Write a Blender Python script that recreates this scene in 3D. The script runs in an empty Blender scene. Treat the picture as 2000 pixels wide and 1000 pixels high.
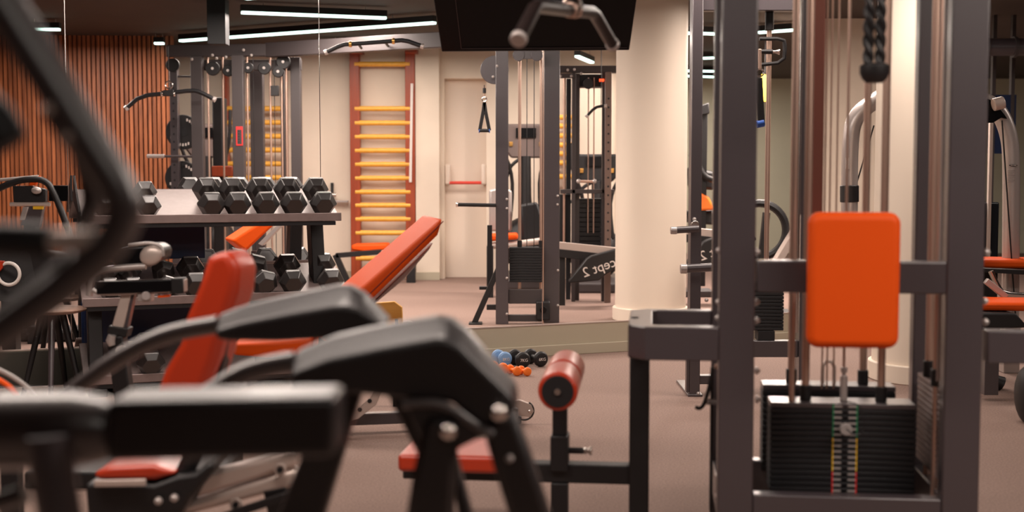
import bpy, bmesh, math, random
from mathutils import Vector, Matrix
random.seed(7)
C = bpy.context.scene.collection
R = math.radians
# ------------------------------------------------------------------ camera, exposure, world, light
H, FPX, HZ = 1.12, 2500.0, 340.0            # eye height, focal length in px, horizon row
TH = math.atan((500 - HZ) / FPX)
cam = bpy.data.objects.new('camera', bpy.data.cameras.new('camera')); C.objects.link(cam)
cam.location = (0, 0, H); cam.rotation_euler = (R(90) - TH, 0, 0)
cam.data.sensor_width = 36; cam.data.lens = 36 * FPX / 2000; cam.data.clip_end = 100
cam.data.dof.use_dof = True; cam.data.dof.focus_distance = 7.2; cam.data.dof.aperture_fstop = 2.3
bpy.context.scene.camera = cam
vs = bpy.context.scene.view_settings
vs.view_transform = 'Standard'; vs.look = 'None'; vs.gamma = 1; vs.use_curve_mapping = False; vs.exposure = 0.0
W = bpy.data.worlds.new('world'); bpy.context.scene.world = W; W.use_nodes = True
W.node_tree.nodes['Background'].inputs[0].default_value = (1.0, .72, .58, 1)
W.node_tree.nodes['Background'].inputs[1].default_value = 0.06
bpy.context.scene.cycles.max_bounces = 6
LAMP_COL = (1.0, .84, .745)
def area(name, loc, sx, sy, power, rz=0, col=LAMP_COL):
    l = bpy.data.lights.new(name, 'AREA'); l.shape = 'RECTANGLE'; l.size = sx; l.size_y = sy
    l.energy = power; l.color = col; l.spread = R(180)
    o = bpy.data.objects.new(name, l); o.location = loc; o.rotation_euler = (0, 0, rz); C.objects.link(o); return o

# ------------------------------------------------------------------ pixel helpers (2000x1000 frame)
cT, sT = math.cos(TH), math.sin(TH)
def ray(px, py):
    x = (px - 1000) / FPX; y = (py - 500) / FPX
    return Vector((x, cT - y * sT, -sT - y * cT))
def at(px, py, D):
    r = ray(px, py); t = D / r.y; return Vector((r.x * t, D, H + r.z * t))
def atz(px, py, z):
    r = ray(px, py); t = (z - H) / r.z; return Vector((r.x * t, r.y * t, z))
class Frame:
    def __init__(s, x, y, deg):
        s.o = Vector((x, y, 0)); s.a = R(deg)
        s.w = Vector((math.cos(s.a), math.sin(s.a), 0)); s.d = Vector((-math.sin(s.a), math.cos(s.a), 0))
    def P(s, u, v, z): return s.o + s.w * u + s.d * v + Vector((0, 0, z))
    def u(s, px, v, py=340):
        r = ray(px, py); k = r.x / r.y
        return (k * (s.o.y + v * s.d.y) - s.o.x - v * s.d.x) / (s.w.x - k * s.w.y)
    def z(s, py, u, v):
        p = s.P(u, v, 0); r = ray(1000, py); return H + p.y * r.z / r.y
# ------------------------------------------------------------------ materials
def mat(name, col, rough=.5, metal=0., bump=0., bscale=200., emit=0., spec=.5, noise=0., nscale=40., col2=None, coat=0.):
    m = bpy.data.materials.new(name); m.use_nodes = True; nt = m.node_tree; b = nt.nodes['Principled BSDF']
    b.inputs['Base Color'].default_value = (*col, 1); b.inputs['Roughness'].default_value = rough
    b.inputs['Metallic'].default_value = metal; b.inputs['Specular IOR Level'].default_value = spec
    b.inputs['Coat Weight'].default_value = coat; b.inputs['Coat Roughness'].default_value = .25
    tc = nt.nodes.new('ShaderNodeTexCoord')
    if noise or col2:
        n = nt.nodes.new('ShaderNodeTexNoise'); n.inputs['Scale'].default_value = nscale; n.inputs['Detail'].default_value = 5
        nt.links.new(tc.outputs['Object'], n.inputs['Vector'])
        r = nt.nodes.new('ShaderNodeValToRGB'); c2 = col2 or tuple(c * (1 - noise) for c in col)
        r.color_ramp.elements[0].position = .35; r.color_ramp.elements[1].position = .65
        r.color_ramp.elements[0].color = (*c2, 1); r.color_ramp.elements[1].color = (*col, 1)
        nt.links.new(n.outputs['Fac'], r.inputs['Fac']); nt.links.new(r.outputs['Color'], b.inputs['Base Color'])
    if bump:
        n = nt.nodes.new('ShaderNodeTexNoise'); n.inputs['Scale'].default_value = bscale; n.inputs['Detail'].default_value = 3
        nt.links.new(tc.outputs['Object'], n.inputs['Vector'])
        bp = nt.nodes.new('ShaderNodeBump'); bp.inputs['Strength'].default_value = bump; bp.inputs['Distance'].default_value = .002
        nt.links.new(n.outputs['Fac'], bp.inputs['Height']); nt.links.new(bp.outputs['Normal'], b.inputs['Normal'])
    if emit:
        b.inputs['Emission Color'].default_value = (*col, 1); b.inputs['Emission Strength'].default_value = emit
    return m
def wood(name, c1, c2, scale, rough=.45, axis=2):
    m = bpy.data.materials.new(name); m.use_nodes = True; nt = m.node_tree; b = nt.nodes['Principled BSDF']
    tc = nt.nodes.new('ShaderNodeTexCoord'); mp = nt.nodes.new('ShaderNodeMapping')
    s = [scale] * 3; s[axis] = scale * .06; mp.inputs['Scale'].default_value = s
    n = nt.nodes.new('ShaderNodeTexNoise'); n.inputs['Scale'].default_value = 1; n.inputs['Detail'].default_value = 6; n.inputs['Distortion'].default_value = .6
    r = nt.nodes.new('ShaderNodeValToRGB'); r.color_ramp.elements[0].position = .35; r.color_ramp.elements[1].position = .68
    r.color_ramp.elements[0].color = (*c1, 1); r.color_ramp.elements[1].color = (*c2, 1)
    nt.links.new(tc.outputs['Object'], mp.inputs['Vector']); nt.links.new(mp.outputs['Vector'], n.inputs['Vector'])
    nt.links.new(n.outputs['Fac'], r.inputs['Fac']); nt.links.new(r.outputs['Color'], b.inputs['Base Color'])
    b.inputs['Roughness'].default_value = rough; return m
M = dict(
    frame=mat('charcoal_powder_coat', (.056, .044, .050), .42, coat=.9, bump=.25, bscale=900, noise=.15, nscale=300),
    frame_far=mat('charcoal_paint', (.045, .036, .037), .5),
    black=mat('black_plastic', (.006, .005, .007), .4, bump=.1, bscale=600),
    matt=mat('matt_black_rubber', (.007, .006, .007), .5, bump=.3, bscale=400),
    gloss=mat('gloss_black', (.003, .003, .004), .3, spec=.25),
    iron=mat('black_iron', (.006, .006, .008), .55),
    hexr=mat('hex_rubber', (.014, .011, .011), .38, coat=1., bump=.15, bscale=300),
    chrome=mat('chrome', (.80, .74, .70), .22, 1.),
    rod=mat('warm_steel_rod', (.66, .46, .37), .38, .85),
    silver=mat('silver_paint', (.50, .45, .43), .3, .4),
    alu=mat('brushed_aluminium', (.60, .50, .45), .35, .35),
    shelf=mat('worn_steel_shelf', (.26, .20, .19), .42, .3, noise=.12, nscale=25),
    orange=mat('orange_leatherette', (.76, .085, .004), .5, bump=.25, bscale=700, coat=.0, spec=.2),
    red=mat('red_orange_leatherette', (.44, .034, .008), .34, bump=.2, bscale=500, coat=.3),
    piping=mat('dark_red_piping', (.25, .02, .008), .5),
    orub=mat('bright_orange_vinyl', (.95, .20, .02), .5),
    blue=mat('light_blue_vinyl', (.20, .36, .62), .5),
    navy=mat('navy_panel', (.004, .014, .055), .4),
    wall=mat('cream_plaster', (.80, .69, .57), .7, noise=.05, nscale=3, bump=.1, bscale=60),
    column=mat('cream_column_paint', (.84, .73, .61), .6),
    pale=mat('pale_green_plaster', (.64, .64, .50), .7, noise=.05, nscale=2),
    ledge=mat('sage_grey_paint', (.46, .41, .31), .6),
    door=mat('white_door_paint', (.80, .69, .59), .5),
    ceil=mat('dark_brown_ceiling', (.060, .042, .034), .8, noise=.2, nscale=1.2),
    floor=mat('speckled_rubber_floor', (.31, .215, .180), .85, spec=.15, noise=.32, nscale=120, bump=.4, bscale=200),
    glass=mat('dark_window_glass', (.012, .014, .018), .12),
    led=mat('led_diffuser', (.70, 1.0, .88), .5, emit=3.2),
    redled=mat('red_signal_lamp', (1., .08, .02), .5, emit=2.),
    yellow=wood('yellow_wood', (.62, .30, .05), (.80, .44, .10), 12, .5, 0),
    rung=mat('yellow_varnished_wood', (.92, .46, .06), .35, noise=.12, nscale=20),
    stile=wood('red_brown_wood', (.26, .040, .012), (.38, .065, .02), 14, .4),
    slat=wood('walnut_slats', (.20, .060, .022), (.48, .155, .058), 30, .5),
    slatback=mat('slat_backing', (.10, .032, .016), .8),
    seatwood=wood('grey_brown_wood', (.25, .15, .11), (.42, .27, .21), 25, .5, 0),
    white=mat('white_print', (.72, .66, .62), .6),
    grey=mat('grey_print', (.30, .27, .26), .6),
    green=mat('green_label', (.02, .22, .09), .6), ylab=mat('yellow_label', (.80, .48, .02), .6),
    rlab=mat('red_label', (.70, .03, .03), .6), bluerub=mat('blue_ring', (.02, .10, .45), .5),
    redbar=mat('red_push_bar', (.70, .05, .03), .4), gold=mat('gold_ring', (.75, .42, .12), .3, .9),
    strap=mat('yellow_strap', (.85, .50, .02), .7),
)
# ------------------------------------------------------------------ mesh builder
class MB:
    def __init__(s): s.bm = bmesh.new()
    def hexa(s, p):                                   # 8 points: bottom 4 (ccw) then top 4
        v = [s.bm.verts.new(q) for q in p]
        for f in ((3, 2, 1, 0), (4, 5, 6, 7), (0, 1, 5, 4), (1, 2, 6, 5), (2, 3, 7, 6), (3, 0, 4, 7)):
            s.bm.faces.new([v[i] for i in f])
        return s
    def box(s, c, d, rz=0):
        m = Matrix.Rotation(rz, 3, 'Z'); x, y, z = [k / 2 for k in d]
        return s.hexa([Vector(c) + m @ Vector(q) for q in ((-x, -y, -z), (x, -y, -z), (x, y, -z), (-x, y, -z), (-x, -y, z), (x, -y, z), (x, y, z), (-x, y, z))])
    def fb(s, F, u0, u1, v0, v1, z0, z1):
        if u0 > u1: u0, u1 = u1, u0
        if z0 > z1: z0, z1 = z1, z0
        return s.hexa([F.P(u, v, z) for z in (z0, z1) for u, v in ((u0, v0), (u1, v0), (u1, v1), (u0, v1))])
    def pb(s, F, x0, x1, y0, y1, v0, v1, ref=None):   # box whose front face covers a pixel rectangle
        xm = (x0 + x1) / 2; ym = (y0 + y1) / 2; u0 = F.u(x0, v0, ym); u1 = F.u(x1, v0, ym); um = (u0 + u1) / 2
        return s.fb(F, u0, u1, v0, v1, F.z(y1, um, v0), F.z(y0, um, v0))
    def cyl(s, a, b, r, r2=None, n=16): return s.tube([a, b], [r, r if r2 is None else r2], n)
    def tube(s, pts, r, n=12, sub=0, caps=True, sq=None):
        pts = [Vector(p) for p in pts]
        rs = list(r) if isinstance(r, (list, tuple)) else [r] * len(pts)
        for _ in range(sub):                           # Chaikin corner cutting, ends kept
            q, qr = [pts[0]], [rs[0]]
            for i in range(len(pts) - 1):
                a, b = pts[i], pts[i + 1]; ra, rb = rs[i], rs[i + 1]
                if i > 0: q.append(a.lerp(b, .25)); qr.append(ra * .75 + rb * .25)
                if i < len(pts) - 2: q.append(a.lerp(b, .75)); qr.append(ra * .25 + rb * .75)
            q.append(pts[-1]); qr.append(rs[-1]); pts, rs = q, qr
        t0 = (pts[1] - pts[0]).normalized()
        up = Vector((0, 0, 1)) if abs(t0.z) < .9 else Vector((0, 1, 0))
        nrm = t0.cross(up).normalized(); rings = []; prev = t0
        for i, p in enumerate(pts):
            if i == 0: t = t0
            elif i == len(pts) - 1: t = (p - pts[i - 1]).normalized()
            else:
                t = ((p - pts[i - 1]).normalized() + (pts[i + 1] - p).normalized())
                t = t.normalized() if t.length > 1e-6 else prev
            q = prev.rotation_difference(t); nrm = (q @ nrm).normalized(); prev = t; bn = t.cross(nrm).normalized()
            if sq:                                     # rectangular section (half width along nrm, half height along bn)
                w, h = sq; k = rs[i]
                ring = [p + nrm * w * k * a + bn * h * k * b for a, b in ((-1, -1), (1, -1), (1, 1), (-1, 1))]
            else:
                ring = [p + (nrm * math.cos(2 * math.pi * j / n) + bn * math.sin(2 * math.pi * j / n)) * rs[i] for j in range(n)]
            rings.append([s.bm.verts.new(c) for c in ring])
        m = len(rings[0])
        for a, b in zip(rings, rings[1:]):
            for j in range(m): s.bm.faces.new((a[j], a[(j + 1) % m], b[(j + 1) % m], b[j]))
        if caps: s.bm.faces.new(rings[0][::-1]); s.bm.faces.new(rings[-1])
        return s
    def beam(s, a, b, w, h): return s.tube([a, b], 1, sq=(w / 2, h / 2))
    def prism(s, pts, vec):
        a = [s.bm.verts.new(Vector(p)) for p in pts]; b = [s.bm.verts.new(Vector(p) + Vector(vec)) for p in pts]; n = len(a)
        s.bm.faces.new(a); s.bm.faces.new(b[::-1])
        for i in range(n): s.bm.faces.new((a[i], b[i], b[(i + 1) % n], a[(i + 1) % n]))
        return s
    def ball(s, c, r, sc=(1, 1, 1), u=16, v=10, rot=None):
        m = Matrix.Translation(Vector(c)) @ (rot.to_4x4() if rot else Matrix()) @ Matrix.Diagonal((*[r * k for k in sc], 1))
        bmesh.ops.create_uvsphere(s.bm, u_segments=u, v_segments=v, radius=1, matrix=m); return s
    def ring(s, c, axis, R0, r0, n=24, m=8, arc=(0, 360)):
        ax = Vector(axis).normalized(); t = ax.cross(Vector((0, 0, 1)) if abs(ax.z) < .9 else Vector((1, 0, 0))).normalized(); b = ax.cross(t)
        a0, a1 = R(arc[0]), R(arc[1]); full = abs(a1 - a0) > 6.28
        P = [Vector(c) + (t * math.cos(a0 + (a1 - a0) * i / n) + b * math.sin(a0 + (a1 - a0) * i / n)) * R0 for i in range(n + (0 if full else 1))]
        if not full: return s.tube(P, r0, m)
        rings = []
        for i, p in enumerate(P):
            o = (p - Vector(c)).normalized()
            rings.append([s.bm.verts.new(p + (o * math.cos(2 * math.pi * j / m) + ax * math.sin(2 * math.pi * j / m)) * r0) for j in range(m)])
        for i in range(n):
            A, B = rings[i], rings[(i + 1) % n]
            for j in range(m): s.bm.faces.new((A[j], A[(j + 1) % m], B[(j + 1) % m], B[j]))
        return s
    def plate(s, c, axis, r, th, hole=0, n=32):
        ax = Vector(axis).normalized(); return s.cyl(Vector(c) - ax * th / 2, Vector(c) + ax * th / 2, r, n=n)
MATS = {}
def thing(name, label, cat, loc=(0, 0, 0), rz=0, group=None):
    o = bpy.data.objects.new(name, None); C.objects.link(o); o.empty_display_size = .1
    o.location = loc; o.rotation_euler = (0, 0, rz); o['label'] = label; o['category'] = cat
    if group: o['group'] = group
    MATS[o.name] = Matrix.Translation(Vector(loc)) @ Matrix.Rotation(rz, 4, 'Z'); return o
def out(mb, name, m, parent=None, bev=.003, smooth=True, label=None, seg=2, ang=35):
    bm = mb.bm; bmesh.ops.recalc_face_normals(bm, faces=bm.faces)
    me = bpy.data.meshes.new(name)
    if parent is not None:
        bm.transform(MATS[parent.name].inverted())
    bm.to_mesh(me); bm.free(); me.materials.append(M[m] if isinstance(m, str) else m)
    if smooth:
        for p in me.polygons: p.use_smooth = True
        me.set_sharp_from_angle(angle=R(32))
    o = bpy.data.objects.new(name, me); C.objects.link(o)
    if parent is not None:
        o.parent = parent; MATS[o.name] = MATS[parent.name]
    if bev:
        b = o.modifiers.new('bevel', 'BEVEL'); b.width = bev; b.segments = seg; b.limit_method = 'ANGLE'; b.angle_limit = R(ang); b.harden_normals = False
    if label: o['label'] = label
    return o
def tag(o, label, cat, group=None, kind=None):
    o['label'] = label; o['category'] = cat
    if group: o['group'] = group
    if kind: o['kind'] = kind
    return o
def struct(mb, name, m, bev=0, parent=None):
    o = out(mb, name, m, parent, bev, smooth=False)
    if parent is None: o['kind'] = 'structure'
    return o
def dup(root, loc=None, rz=None, label=None, group=None, matrix=None):
    r = root.copy(); C.objects.link(r)
    if matrix is not None: r.matrix_world = matrix; r.matrix_basis = matrix
    if loc is not None: r.location = loc
    if rz is not None: r.rotation_euler = (0, 0, rz)
    if label: r['label'] = label
    if group: r['group'] = group
    for ch in list(root.children):
        c = ch.copy(); C.objects.link(c); c.parent = r
        for g in ch.children:
            d = g.copy(); C.objects.link(d); d.parent = c
    return r
def text(body, size, m, parent, M4, name='lettering', ext=.0008):
    cu = bpy.data.curves.new('t', 'FONT'); cu.body = body; cu.size = size; cu.extrude = ext; cu.align_x = 'CENTER'; cu.align_y = 'CENTER'
    t = bpy.data.objects.new('t', cu); C.objects.link(t)
    dg = bpy.context.evaluated_depsgraph_get(); me = bpy.data.meshes.new_from_object(t.evaluated_get(dg))
    bpy.data.objects.remove(t); me.transform(M4); 
    if parent is not None: me.transform(MATS[parent.name].inverted())
    me.name = name; me.materials.clear(); me.materials.append(M[m])
    o = bpy.data.objects.new(name, me); C.objects.link(o)
    if parent is not None: o.parent = parent; MATS[o.name] = MATS[parent.name]
    return o
def bolts(parent, pts, r=.011, axis=(0, -1, 0), m='chrome', one=None):
    for p in pts:
        a = Vector(axis).normalized(); b = MB(); p = Vector(p)
        b.cyl(p, p + a * r * .55, r, n=12); b.ball(p + a * r * .5, r * .8, u=10, v=6)
        out(b, 'bolt', m, parent, 0)

# ================================================================== SETTING
FW = Frame(0, 7.76, math.degrees(math.atan(.41)))          # mirror wall: v = 0 is its face, behind it the mirrored gym
def wallside(v=0): return v
CEIL = 2.46
struct(MB().box((0, 8, -.05), (26, 30, .1)), 'floor', 'floor')
struct(MB().box((0, 8, CEIL + .05), (26, 30, .1)), 'ceiling', 'ceil')
uR = FW.u(1716, 0)
struct(MB().fb(FW, -6.5, uR, 0, .06, 0, .190), 'wall_back', 'ledge')
struct(MB().fb(FW, -6.5, uR, -.014, 0, .0, .066), 'baseboard_back', 'ledge', .004)
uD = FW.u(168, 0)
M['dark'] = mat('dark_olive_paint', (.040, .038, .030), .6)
struct(MB().fb(FW, -6.5, uD, -.016, -.002, 0, .186), 'trim_9', 'dark')  # darker olive strip over the left part of the ledge
struct(MB().fb(FW, -6.5, uR, -.004, .012, .190, .197), 'trim_1', 'alu')
k = 2
for px in (133, 626, 1060, 1447):
    u = FW.u(px, 0); struct(MB().fb(FW, u - .0018, u + .0018, -.001, .003, .197, CEIL), 'trim_%d' % k, 'chrome'); k += 1
struct(MB().box((-6.5, 4, 1.25), (.1, 22, 2.5)), 'wall_left', 'slatback')
struct(MB().box((0, -4, 1.25), (22, .1, 2.5)), 'wall_front', 'slatback')
struct(MB().box((8.5, 4, 1.25), (.1, 22, 2.5)), 'wall_right', 'slatback')
# mirrored gym: slatted wall (left), cream wall with door, pale far wall
FS = Frame(-3.3, 12.55, 4)                                  # slatted wall face
bk = MB().fb(FS, -4.6, 0, .03, .08, 0, CEIL); wo = struct(bk, 'wall_slatted', 'slatback')
sb = MB(); u = -4.6
while u < -.02:
    sb.fb(FS, u, u + .030, 0, .03, .02, CEIL); u += .044
so = struct(sb, 'wall_slats', 'slat')
FD = Frame(0, 13.66, 0)                                     # cream wall face
u0 = FD.u(318, 0); d0, d1 = FD.u(868, 0), FD.u(950, 0); dz = FD.z(153, 0, 0); u1 = FD.u(1225, 0)
struct(MB().fb(FD, u0, d0, 0, .25, 0, CEIL).fb(FD, d1, u1, 0, .25, 0, CEIL).fb(FD, d0, d1, 0, .25, dz, CEIL), 'wall_cream', 'wall')
struct(MB().fb(FD, FD.u(812, -.15), FD.u(858, -.15), -.15, 0, 0, CEIL), 'wall_pilaster', 'wall')
struct(MB().fb(FD, u0, FD.u(812, -.15), -.015, 0, 0, .085).fb(FD, FD.u(811, -.165), FD.u(858.5, -.165), -.165, -.15, 0, .085), 'baseboard_cream', 'ledge', .003)
dr = thing('door_1', 'plain white fire exit door with red push bar', 'door', FD.P(d0, .10, 0)); dr['kind'] = 'structure'; del dr['category']
out(MB().fb(FD, d0, d1, .20, .24, 0, dz), 'door_leaf', 'door', dr, .003)
zb = FD.z(357, 0, .05)
out(MB().cyl(FD.P(FD.u(872, .05), .05, zb), FD.P(FD.u(940, .05), .05, zb), .017), 'push_bar', 'redbar', dr, 0)
for px in (874, 945):
    out(MB().fb(FD, FD.u(px, .05) - .03, FD.u(px, .05) + .03, .03, .20, zb - .02, zb + .20), 'push_bar_bracket', 'door', dr, .02, seg=3)
struct(MB().box((FD.u(1300, 4) + 2.2, 18.2, 1.25), (8, .1, 2.5)), 'wall_pale', 'pale')
struct(MB().box((2.98, 11.2, 1.25), (.85, .1, 2.5)), 'wall_side', 'wall')
struct(MB().box((FD.u(1225, 0), 15.8, 1.25), (.1, 4.6, 2.5)), 'wall_return', 'wall')
# dark glazed wall on the right
FG2 = Frame(4.0, 10.6, 0)
struct(MB().box((7.0, 11.0, 1.25), (3.2, .1, 2.5)), 'wall_glazed', 'glass')
struct(MB().fb(Frame(0, 10.9, 0), at(1936, 0, 10.9).x, at(1990, 0, 10.9).x, 0, .02, at(0, 300, 10.9).z, at(0, 185, 10.9).z), 'window_4', 'navy')  # navy panel stands in for a blue reflection on the dark glass
for i, px in enumerate((1938, 1975, 2040)):
    u = at(px, 300, 10.9); struct(MB().box((u.x, 10.92, 1.25), (.03, .05, 2.5)), 'window_%d' % (i + 1), 'frame_far')
# columns
def column(name, x, y, r, label, group):
    o = thing(name, label, 'column', (x, y, 0), 0, group)
    out(MB().cyl((x, y, 0), (x, y, CEIL), r, n=64), 'shaft', 'column', o, 0)
    out(MB().cyl((x, y, 0), (x, y, .10), r + .02, n=64), 'collar', 'column', o, .006)
    return o
pc = at(1806, 755, 6.98); column('column', pc.x, pc.y, .285, 'round cream column standing behind the large cable station on the right', 'cream columns')
pv = at(1270, 620, 9.85); column('column', pv.x, pv.y, .272, 'round cream column rising beside the edge of the mirror, seen whole left of the main uprights', 'cream columns')  # copy built behind the mirror plane as the column's reflection

# ================================================================== LIGHTS
def led(x0, y0, x1, y1, z, label, power, group='linear ceiling lights', drop=.05):
    a, b = atz(x0, y0, z), atz(x1, y1, z); ledw(a, b, label, power, group)
def ledw(a, b, label, power, group='linear ceiling lights'):
    c = (a + b) / 2; z = c.z; d = (b - a); L = d.length; ang = math.atan2(d.y, d.x)
    o = thing('ceiling_light', label, 'ceiling light', (c.x, c.y, z), ang, group)
    out(MB().box((c.x, c.y, z + .045), (L, .06, .05), ang), 'housing', 'matt', o, .003)
    out(MB().box((c.x, c.y, z + .01), (L - .01, .05, .02), ang), 'diffuser', 'led', o, .003)
    n = d.normalized()
    for q in (-.35, .35):
        p = c + n * L * q; out(MB().cyl((p.x, p.y, z + .07), (p.x, p.y, CEIL), .004, n=6), 'suspension_wire', 'alu', o, 0)
    if power: area('lamp', (c.x, c.y, z - .006), L, .3, power, ang)
led(470, 27, 755, 38, 2.36, 'long straight LED light nearest above the weight rack', 60)
led(352, 82, 850, 47, 2.36, 'longest LED light crossing diagonally towards the hanging screen', 66)
led(58, 60, 118, 60, 2.36, 'short LED light over the slatted wood wall at far left', 38)
led(301, 87, 321, 87, 2.36, 'tiny stub of LED light where the slatted wall meets the rack beam', 0)
led(1127, 112, 1156, 124, 2.27, 'short tilted LED light just under the hanging screen', 8)
led(478, 0, 512, -3, 2.36, 'LED light cut by the top edge of the picture above the rack', 15)
led(1338, 67, 1420, 69, 2.36, 'LED light seen beside the round column, highest of its row', 25)
led(1480, 66, 1565, 60, 2.37, 'LED light seen through the cable tower on the right', 110)
led(1362, 116, 1425, 114, 2.38, 'LED light seen beside the round column, middle of its row', 20)
led(1338, 140, 1400, 141, 2.38, 'LED light seen beside the round column, lowest but one', 20)
led(1338, 150, 1400, 152, 2.38, 'LED light seen beside the round column, lowest of its row', 20)
led(1480, 0, 1548, 2, 2.40, 'LED light cut by the top edge above the cable tower', 10)
for x, y, L, p, lab in ((-2.3, 5.9, 2.4, 62, 'LED light on the ceiling in front of the dumbbell rack'), (1.2, 6.2, 2.4, 50, 'LED light on the ceiling above the small floor dumbbells'),
                    (-1.2, 2.6, 2.4, 58, 'LED light on the ceiling above the red seat machine'), (2.4, 2.1, 2.4, 75, 'LED light on the ceiling above the large cable station'),
                    (.6, -.6, 2.0, 12, 'LED light on the ceiling behind the camera'), (4.8, 7.0, 2, 16, 'LED light on the ceiling before the dark glazed wall'),
                    (-2.2, 8.7, 2.4, 60, 'LED light on the ceiling in the mirrored gym behind the rack'), (-1.35, 12.7, 1.1, 12, 'LED light hidden behind the multi gym beam before the red wall bars'),  # both added out of sight for highlights and brighter mirrored walls
                    (.25, 11.8, 1.4, 30, 'LED light hidden behind the hanging screen before the cream wall'),  # extra lamp concealed by the screen, added to lift the cream wall
                    (2.6, 8.7, 1.2, 62, 'LED light on the ceiling behind the right column'),  # unseen lamp added to brighten the beige side wall
                    (-.5, 8.7, 1.2, 22, 'LED light on the ceiling in the mirrored gym before the cable column')):  # unseen lamp added to light the dark uprights of the cable column
    ledw(Vector((x - L / 2, y, 2.36)), Vector((x + L / 2, y, 2.36)), lab, p)
# reflection across the mirror wall
_o = FW.o; _a = FW.a
REF = Matrix.Translation(_o) @ Matrix.Rotation(_a, 4, 'Z') @ Matrix.Diagonal((1, -1, 1, 1)) @ Matrix.Rotation(-_a, 4, 'Z') @ Matrix.Translation(-_o)
UP = Vector((0, 0, 1))
# ================================================================== DUMBBELL RACK
VF, VB, TILT, DROP = -.50, -.12, .42, .022
uL, uRt = FW.u(158, VF, 420), FW.u(667, VF, 420)
um = (uL + uRt) / 2
rk = thing('dumbbell_rack', 'three tier steel dumbbell rack against the mirror wall', 'rack', FW.P(um, -.4, 0), FW.a)
ZF = [FW.z(417, FW.u(520, VF), VF), FW.z(571, FW.u(520, VF), VF), FW.z(722, FW.u(420, VF), VF)]
for i, zf in enumerate(ZF):
    uR1 = uRt + (.0, .05, .02)[i]
    p = MB(); q = [(VF, zf), (VF, zf - .044), (VF + .03, zf - .044), (VF + .03, zf - .036), (VB, zf - .014 - DROP + (VB - VF - .03) * TILT), (VB, zf - DROP + (VB - VF - .03) * TILT), (VF + .03, zf - DROP), (VF + .006, zf - DROP), (VF + .006, zf)]
    p.prism([FW.P(uL, v, z) for v, z in q], FW.w * (uR1 - uL)); out(p, 'shelf', 'shelf', rk, .003)
    b = MB().fb(FW, uL + .02, uR1 - .03, VF + .005, VF + .03, zf - .066, zf - .045); out(b, 'shelf_rail', 'iron', rk, .002)
for u in (uL + .03, uRt - .12):
    p = MB(); p.prism([FW.P(u, v, z) for v, z in ((VF + .05, .0), (VF + .16, .0), (-.18, .93), (-.28, .93))], FW.w * .07)
    out(p, 'side_upright', 'matt', rk, .004)
    out(MB().fb(FW, u - .01, u + .08, VF, -.05, .0, .04), 'base_foot', 'matt', rk, .004)
for (x0, x1, y0, y1) in ((226, 400, 428, 506), (165, 640, 588, 735)):
    out(MB().pb(FW, x0, x1, y0, y1, -.115, -.107), 'back_panel', 'navy', rk, .003)
# end plates at the left end of the top shelf
out(MB().prism([FW.P(uL - .012, v, z) for v, z in ((VF, ZF[0] - .01), (VF, ZF[0] + .02), (VB, ZF[0] + .20), (VB, ZF[0] + .06))], FW.w * .012), 'end_plate', 'matt', rk, .002)
dup(rk, matrix=REF @ MATS[rk.name], label='mirror image of the dumbbell rack seen behind the real rack')
# hex dumbbell prototype: axis along local y, lying on a flat of its hexagon
def hexd(r, head, gap):
    t = thing('hex_dumbbell', '', 'dumbbell', (0, 0, 0), 0)
    h = r * math.cos(R(30))
    for s in (-1, 1):
        c = s * (gap / 2 + head / 2); b = MB(); rings = []
        for y, k in ((-head / 2, .62), (-head / 2 + .034, 1), (head / 2 - .020, 1), (head / 2, .64)):
            rings.append([b.bm.verts.new((math.cos(R(60 * j)) * r * k, c + y, h + math.sin(R(60 * j)) * r * k)) for j in range(6)])
        for A, B in zip(rings, rings[1:]):
            for j in range(6): b.bm.faces.new((A[j], A[(j + 1) % 6], B[(j + 1) % 6], B[j]))
        b.bm.faces.new(rings[0]); b.bm.faces.new(rings[-1])
        out(b, 'head', 'hexr', t, .003, smooth=False)
    out(MB().tube([(0, -gap / 2 - .01, h), (0, -gap / 4, h), (0, 0, h), (0, gap / 4, h), (0, gap / 2 + .01, h)], [.013, .015, .017, .015, .013]), 'handle', 'chrome', t, 0)
    return t
big = hexd(.074, .078, .115); mid = hexd(.064, .07, .11)
tilt = math.atan(TILT)
def put(proto, px, shelf, label, group, yaw=0, first=False, vf=-.455, lift=0, roll=0):
    u = FW.u(px, vf, 500); o = proto if first else dup(proto)
    vc = vf + .095; z = ZF[shelf] - DROP + (vc - VF - .03) * TILT + .002 + lift; p = FW.P(u, 0, 0) + FW.d * vc
    p.z = z; o.location = p; o.rotation_mode = 'XYZ'; o.rotation_euler = (tilt, 0, FW.a + R(yaw))
    M4 = Matrix.Translation(p) @ Matrix.Rotation(FW.a + R(yaw), 4, 'Z') @ Matrix.Rotation(tilt, 4, 'X')
    if roll:
        hh = (.072 if proto is big else .064) * .866
        M4 = M4 @ Matrix.Translation((0, 0, hh)) @ Matrix.Rotation(R(roll), 4, 'Y') @ Matrix.Translation((0, 0, -hh)); o.matrix_basis = M4
    o['label'] = label; o['group'] = group; return o, M4
tops = [(414, 'fifth'), (464, 'fourth'), (519, 'third'), (574, 'second'), (631, 'first')]
G1, G2, G3 = 'hex dumbbells on the top rack shelf', 'hex dumbbells on the middle rack shelf', 'hex dumbbells seen in the mirror behind the rack'
first = True
for px, w in tops:
    o, M4 = put(big, px, 0, 'black hex dumbbell on the top rack shelf, %s from the right end' % w, G1, yaw=random.uniform(-1, 1), first=first); first = False
    r = dup(o, matrix=REF @ M4, label='mirror image of the black hex dumbbell %s from the right, just behind the top row' % w, group=G3)
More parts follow.
